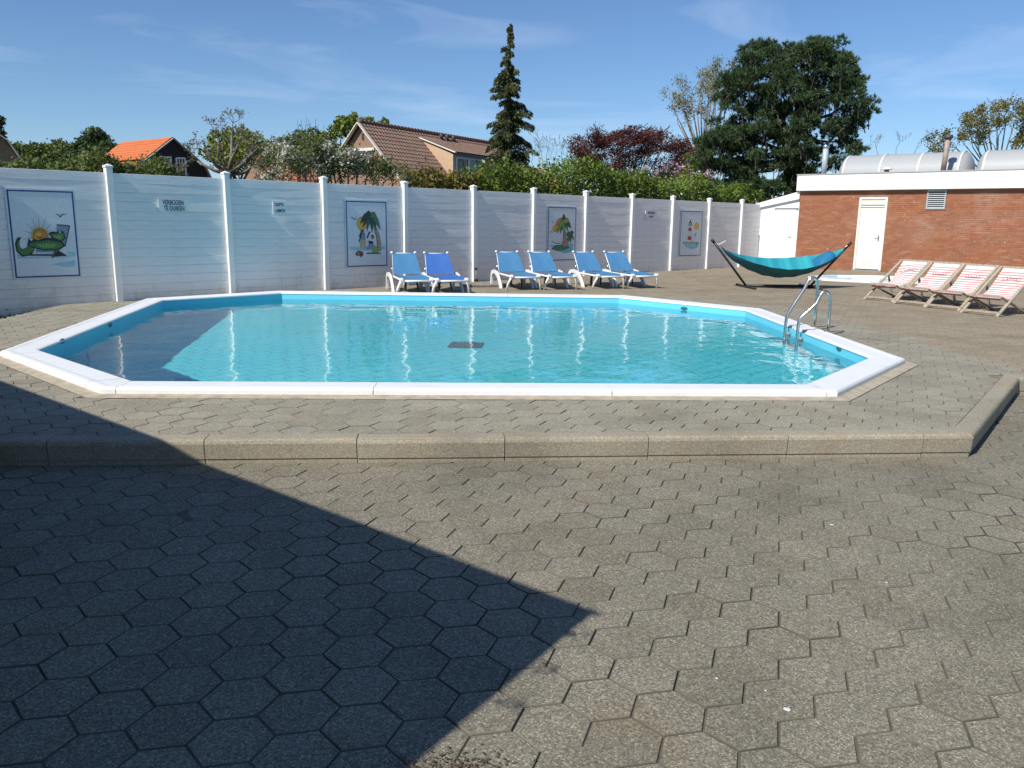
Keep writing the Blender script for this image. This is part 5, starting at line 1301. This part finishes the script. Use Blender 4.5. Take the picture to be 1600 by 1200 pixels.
# brown tiled house
HA = Vector((-9.35, 50, 0)); hu = Vector((.513, .858, 0)).normalized(); hs = Vector((hu.y, -hu.x, 0))
hz = at(567, 190, 50).z; TAN = 1.05; EV = 5.0
house = thing('brown_house', 'brick house with brown tiled roof and long dormer beyond the fence', 'house', HA + Vector((0, 0, GZ)), math.atan2(hu.y, hu.x))
HP = lambda u, s, z: HA + hu * u + hs * s + Vector((0, 0, z))
LEN = 17; rz_ = lambda s: hz - abs(s) * TAN
SLD = (hs - Vector((0, 0, TAN))).normalized(); SLL = EV * math.sqrt(1 + TAN * TAN)
HB = simple('house_brick', (.27, .17, .12), .9, .2, 25, mode='pos'); BARGE = simple('cream_barge', (.74, .70, .60), .5)
m = MB(); g0 = [HP(.25, -EV + .4, GZ), HP(.25, EV - .4, GZ), HP(.25, EV - .4, rz_(EV - .4) - .12), HP(.25, 0, hz - .15), HP(.25, -EV + .4, rz_(EV - .4) - .12)]; g1 = [p + hu * (LEN - .5) for p in g0]
m.add(g0 + g1, [(0, 1, 2, 3, 4), (9, 8, 7, 6, 5), (1, 6, 7, 2), (5, 0, 4, 9)]); m.build('wall', HB, house, True)
m = MB(); tile_roof(m, HP(0, 0, hz), hu, SLD, LEN, SLL, .33, .30)
SLD2 = (-hs - Vector((0, 0, TAN))).normalized(); tile_roof(m, HP(0, 0, hz), hu, SLD2, LEN, SLL, .33, .30)
TILE_B = tile_mat('brown_tiles', (.20, .115, .082), (.31, .195, .145), (.27, .20, .13)); rf = tag(m.build('roof_tiles', TILE_B, house, True), kind='stuff')
m = MB()
for k in range(int(LEN / .34)): m.tube([HP(k * .34, 0, hz + .03), HP(k * .34 + .35, 0, hz + .045)], [.10, .125], 8)
tag(m.build('ridge_tiles', tile_mat('ridge_tiles', (.20, .10, .06), (.28, .15, .09), (.33, .15, .06)), house, True), kind='stuff')
for sg in (1, -1):
    m = MB(); a, b_ = HP(-.05, 0, hz - .06), HP(-.05, sg * EV, rz_(EV) - .06); m.bar(a, b_, .05, .24, up=tuple(hu)); m.build('barge_board', BARGE, house, True)
m = MB(); wz = at(603, 236, 51).z; m.bar(HP(.2, -.9, wz), HP(.2, 1.0, wz), .10, .16); m.build('window_lintel', BARGE, house, True)
m = MB(); m.bar(HP(.22, .1, hz - 1.0), HP(.22, .1, hz - .65), .10, .12); m.build('gable_vent', DARKM, house, True)
m = MB(); m.bar(HP(.22, -.8, wz - .75), HP(.22, .9, wz - .75), .06, 1.3); w_ = m.build('gable_window', GLASS, house, True)
# dormer
u0, u1, sf = 5.4, 14.6, 3.05; zt_, zb_ = at(710, 238, 53.1).z, at(711, 271, 53.1).z; s0 = .55; zs0 = rz_(s0) + .06
for uu, fl in ((u0, 1), (u1, -1)):
    m = MB()
    vs = [HP(uu, s0, zs0 - .06), HP(uu, sf, zt_ - .12), HP(uu, sf, rz_(sf) - .2), HP(uu, s0 + .3, rz_(s0 + .3) - .2)]; vs2 = [p + hu * .08 * fl for p in vs]; m.add(vs + vs2, [(0, 1, 2, 3), (7, 6, 5, 4), (1, 5, 6, 2)])
    m.build('dormer_cheek', simple('tan_panel_%d' % (fl + 1), (.52, .36, .23), .7), house, True)
m = MB(); m.bar(HP(u0 - .05, s0 - .1, zs0 + .06), HP(u0 - .05, sf + .25, zt_ - .02), .06, .20, up=tuple(hu)); m.build('dormer_fascia', BARGE, house, True)
m = MB(); SD = (hs * (sf - s0) + Vector((0, 0, zt_ - zs0))); SDn = SD.normalized(); tile_roof(m, HP(u0, s0, zs0 + .06), hu, SDn, u1 - u0, SD.length + .25, .33, .30); tag(m.build('dormer_tiles', TILE_B, house, True), kind='stuff')
m = MB(); m.bar(HP(u0, sf + .22, zt_ - .10), HP(u1, sf + .22, zt_ - .10), .12, .16); m.build('gutter', DARKM, house, True)
m = MB(); a = HP(u0, sf, (zt_ + rz_(sf)) / 2 - .3); m.add([HP(u0, sf - .05, rz_(sf) - .2), HP(u1, sf - .05, rz_(sf) - .2), HP(u1, sf - .05, zt_ - .1), HP(u0, sf - .05, zt_ - .1)], [(0, 1, 2, 3)]); m.build('dormer_front', simple('dormer_frame', (.50, .50, .48), .5), house, True)
def window(parent, P, W_, H_, ux, nrm, glass=GLASS, bars=(), frame=WHITE, fw=.07):
    """P lower-left corner, ux unit along, nrm outward"""
    Z = Vector((0, 0, 1)); m = MB()
    for a, b_ in ((P, P + ux * W_), (P + Z * H_, P + ux * W_ + Z * H_), (P, P + Z * H_), (P + ux * W_, P + ux * W_ + Z * H_)): m.bar(a + nrm * .04, b_ + nrm * .04, fw, fw, up=tuple(nrm))
    for kind, t in bars:
        if kind == 'v': m.bar(P + ux * W_ * t[0] + Z * H_ * t[1] + nrm * .045, P + ux * W_ * t[0] + Z * H_ + nrm * .045, fw * .6, fw * .6, up=tuple(nrm))
        else: m.bar(P + Z * H_ * t + nrm * .046, P + ux * W_ + Z * H_ * t + nrm * .046, fw * .7, fw * .7, up=tuple(nrm))
    o = m.build('window', frame, parent, True); m = MB(); q = nrm * .02; m.add([P + q, P + ux * W_ + q, P + ux * W_ + Z * H_ + q, P + Z * H_ + q], [(0, 1, 2, 3)]); m.build('pane', glass, o, True)
x = u0 + .35
for wd, gl in ((1.35, GLASS), (1.5, CURT), (1.45, CURT), (1.55, GLASS), (1.4, CURT)):
    window(house, HP(x, sf - .02, zb_), wd, zt_ - zb_ - .30, hu, hs, gl); x += wd + .12
for px in (691, 700, 710):
    p = at(px, 212, 57); u_ = (px - 691) * .075 + 7.9
    m = MB(); a = HP(u_, .32, rz_(.32)); m.tube([a, a + Vector((0, 0, .22)), a + Vector((0, 0, .36))], [.13, .12, .14], 8); m.build('roof_vent', DARKM, house, True)
m = MB(); a = HP(4.9, -.8, rz_(.8)); m.tube([a, a + Vector((0, 0, 1.05))], .09, 8); m.tube([a + Vector((0, 0, .95)), a + Vector((0, 0, 1.1))], .16, 8); m.build('flue', DARKM, house, True)

# gambrel houses
def gambrel(label, apex, u, L, zk, tk, zl, tl, roof, wallm, windows=True):
    """apex: front ridge end; u: ridge direction going back; s to the right of the gable"""
    A = Vector(apex); u = Vector(u).normalized(); s = Vector((-u.y, u.x, 0)); s = -s if s.dot(Vector((1, 0, 0))) < 0 else s
    t = thing('gambrel_house', label, 'house', (A.x, A.y, GZ), math.atan2(u.y, u.x)); Q = lambda a, b_, z: Vector((A.x, A.y, 0)) + u * a + s * b_ + Vector((0, 0, z)); H = A.z
    prof = [(-tl, zl), (-tk, zk), (0, H), (tk, zk), (tl, zl)]
    m = MB(); g0 = [Q(.12, -tl + .12, GZ), Q(.12, tl - .12, GZ)] + [Q(.12, b_ * .97, z - .1) for b_, z in prof[::-1]]; n = len(g0); g1 = [p + u * (L - .24) for p in g0]; m.add(g0 + g1, [list(range(n)), list(range(2 * n - 1, n - 1, -1)), (1, n + 1, n + 2, 2), (n, 0, n - 1, 2 * n - 1)]); m.build('wall', wallm, t, True)
    m = MB()
    for (b0, z0), (b1, z1) in (((0, H), (tk, zk)), ((tk, zk), (tl, zl)), ((0, H), (-tk, zk)), ((-tk, zk), (-tl, zl))):
        S = s * (b1 - b0) + Vector((0, 0, z1 - z0)); tile_roof(m, Q(0, b0, z0 + .03), u, S.normalized(), L, S.length, .30, .26)
    tag(m.build('roof_tiles', roof, t, True), kind='stuff')
    m = MB()
    for (b0, z0), (b1, z1) in zip(prof[:-1], prof[1:]): m.bar(Q(-.04, b0, z0 - .04), Q(-.04, b1, z1 - .04), .06, .22, up=tuple(u))
    m.build('barge_board', simple('grey_barge', (.38, .36, .35), .6), t, True)
    return t, Q, s, u
ORT = tile_mat('orange_tiles', (.52, .14, .045), (.62, .19, .065), (.50, .15, .06))
BLK = simple('black_boarding', (.014, .013, .014), .7, .2, 4, mode='pos')
ap = at(270, 215, 52.7); gt, Q, gs, gu = gambrel('small black boarded house with bright orange gambrel roof', ap, (-5.2, 4.25, 0), 6.9, 4.68, 2.05, 2.7, 3.05, ORT, BLK)
for px0, px1 in ((252.5, 267), (275.5, 289)):
    z1, z0 = at(260, 247, 53).z, at(260, 274, 53).z
    a = onpl(px0, 260, Q(.1, 0, 0), gu); b_ = onpl(px1, 260, Q(.1, 0, 0), gu); W_ = (b_ - a).length
    P = Vector((a.x, a.y, z0)); window(gt, P, W_, z1 - z0, (b_ - a).normalized(), -gu, GLASS, [('h', .68), ('v', (.33, .68)), ('v', (.66, .68))], WHITE, .09)
ap = at(-32, 188, 40); gambrel('house with grey edged gable cut off by the left edge', ap, (-.6, .8, 0), 7, at(2, 216, 40).z, 1.05, at(28, 262, 40).z - .3, 2.0, TILE_B, HB)
# orange roofs glimpsed behind the blossom
def gable_roof(label, ridge0, ridge1, drop, run, mat, ww=HB):
    a, b_ = Vector(ridge0), Vector(ridge1); u = Vector((b_.x - a.x, b_.y - a.y, 0)); L = u.length; u.normalize(); s = Vector((u.y, -u.x, 0)); t = thing('orange_roofed_house', label, 'house', (a.x, a.y, GZ), math.atan2(u.y, u.x)); H = a.z
    m = MB()
    for sg in (1, -1):
        S = s * sg * run + Vector((0, 0, -drop)); tile_roof(m, Vector((a.x, a.y, H)), u, S.normalized(), L, S.length, .33, .3)
    tag(m.build('roof_tiles', mat, t, True), kind='stuff')
    m = MB(); P = lambda x, y, z: Vector((a.x, a.y, 0)) + u * x + s * y + Vector((0, 0, z)); r_ = run * .9; e0 = [P(.1, -r_, GZ), P(.1, r_, GZ), P(.1, r_, H - drop * .92), P(.1, 0, H - .1), P(.1, -r_, H - drop * .92)]; e1 = [p + u * (L - .2) for p in e0]; m.add(e0 + e1, [(0, 1, 2, 3, 4), (9, 8, 7, 6, 5), (1, 6, 7, 2), (5, 0, 4, 9)]); m.build('wall', ww, t, True)
ORT2 = tile_mat('dull_orange_tiles', (.38, .13, .06), (.47, .18, .085), (.35, .16, .08))
gable_roof('dull orange roof half hidden behind the blossom trees', at(398, 246, 46), at(486, 236, 49), 2.6, 2.8, ORT2)
gable_roof('tiny orange roof peeping over the hedge right of the spruce', at(836, 262, 62), at(858, 262, 64), 1.6, 1.8, ORT2)
# far wooded skyline
L_FAR = leaf_mat('far_wood', (0.065, 0.078, 0.033), (0.098, 0.111, 0.046), (0.130, 0.137, 0.065))
n = 30000; a = RNG.uniform(-1.05, 1.05, n); dist = RNG.uniform(118, 128, n); hh = 5.3 + 1.2 * np.sin(a * 23) + .9 * np.sin(a * 51 + 1) + .6 * np.sin(a * 117)
C = np.stack([np.sin(a) * dist, np.cos(a) * dist, GZ + (hh + .4) * RNG.random(n) ** .55], 1); A, B = leaf_axes(n, .42, .6)
tag(quads('far_wood', C, A, B, L_FAR), 'low olive belt of far woodland along the horizon', kind='stuff')

# ================================================================== BUILDING WHOSE ROOF SHADES THE COURTYARD (behind and left of the viewpoint)
RZ = 2.25
kk = (RZ - ZC) / math.tan(R(SUN_EL)); P0 = gnd(930, 955, ZC); Rc = Vector((P0.x, P0.y, 0)) - D2 * kk
e1 = (gnd(392, 752, ZC) - P0); e1.z = 0; e1.normalize(); e2 = (gnd(640, 1200, ZC) - P0); e2.z = 0; e2.normalize()
cb = thing('clubhouse', 'flat roofed building behind the viewer whose shadow falls on the paving', 'building', Rc + Vector((0, 0, ZC)), math.atan2(e1.y, e1.x))
L1_, L2_ = 22, 18; q = [Rc, Rc + e1 * L1_, Rc + e1 * L1_ + e2 * L2_, Rc + e2 * L2_]; qi = [Rc + (e1 + e2) * .9, Rc + e1 * (L1_ - .9) + e2 * .9, Rc + e1 * (L1_ - .9) + e2 * (L2_ - .9), Rc + e2 * (L2_ - .9) + e1 * .9]
def ccw(P): return P if sum(P[i].x * P[(i + 1) % 4].y - P[(i + 1) % 4].x * P[i].y for i in range(4)) > 0 else P[::-1]
m = MB(); m.prism([(p.x, p.y) for p in ccw(q)], RZ - .16, RZ); m.build('roof', simple('dark_fascia', (.10, .09, .085), .7), cb, True)
m = MB(); m.prism([(p.x, p.y) for p in ccw(qi)], -.2, RZ - .16); m.build('wall', simple('dark_brick_wall', (.20, .09, .06), .9, .25, 14, mode='pos'), cb, True)
for i, (px, py) in enumerate(((926, 958), (903, 990), (850, 1042), (785, 1096))):
    p = gnd(px, py, ZC); p = Vector((p.x, p.y, 0)) - D2 * kk; t = thing('roof_weed', 'small leafy weed growing from the edge of the shading roof', 'weed', (p.x, p.y, RZ - .02), 0, 'weeds on the shading roof'); n = 11
    dv = np.array([e2.y, -e2.x, 0]); dv = dv if dv @ np.array(e1) < 0 else -dv
    C = np.array([p.x, p.y, RZ]) + RNG.normal(size=(n, 3)) * .014 + dv * RNG.uniform(-.02, .05, (n, 1)); A, B = leaf_axes(n, .020, .5); quads('leaves', C, A, B, L_OLIVE, t, True)
# brown litter where the shadow edge leaves the frame
LIT = leaf_mat('brown_litter', (.08, .055, .04), (.11, .075, .055), (.14, .10, .075)); n = 420; c_ = gnd(700, 1205, ZC)
C = np.array(c_) + RNG.normal(size=(n, 3)) * np.array([.10, .05, 0]); C[:, 2] = ZC + .003 + RNG.random(n) * .004; A, B = leaf_axes(n, .006, .6, np.tile([0, 0, 1.], (n, 1)), 3)
tag(quads('leaf_litter', C, A, B, LIT), 'patch of reddish brown litter on the near paving', kind='stuff')
m = MB()
for px, py, r_ in ((1300, 820, .011), (1230, 1108, .012), (1120, 1060, .006), (1196, 1079, .005), (1046, 846, .005), (1385, 910, .006)):
    p = gnd(px, py, ZC + .003); m.add([(p.x + r_ * random.uniform(.7, 1.3) * math.cos(a), p.y + r_ * random.uniform(.7, 1.2) * math.sin(a), p.z) for a in [k * math.pi / 4 for k in range(8)]], [list(range(8))])
tag(m.build('bird_droppings', flat((.7, .7, .66))), 'white specks of bird droppings on the near paving', kind='stuff')
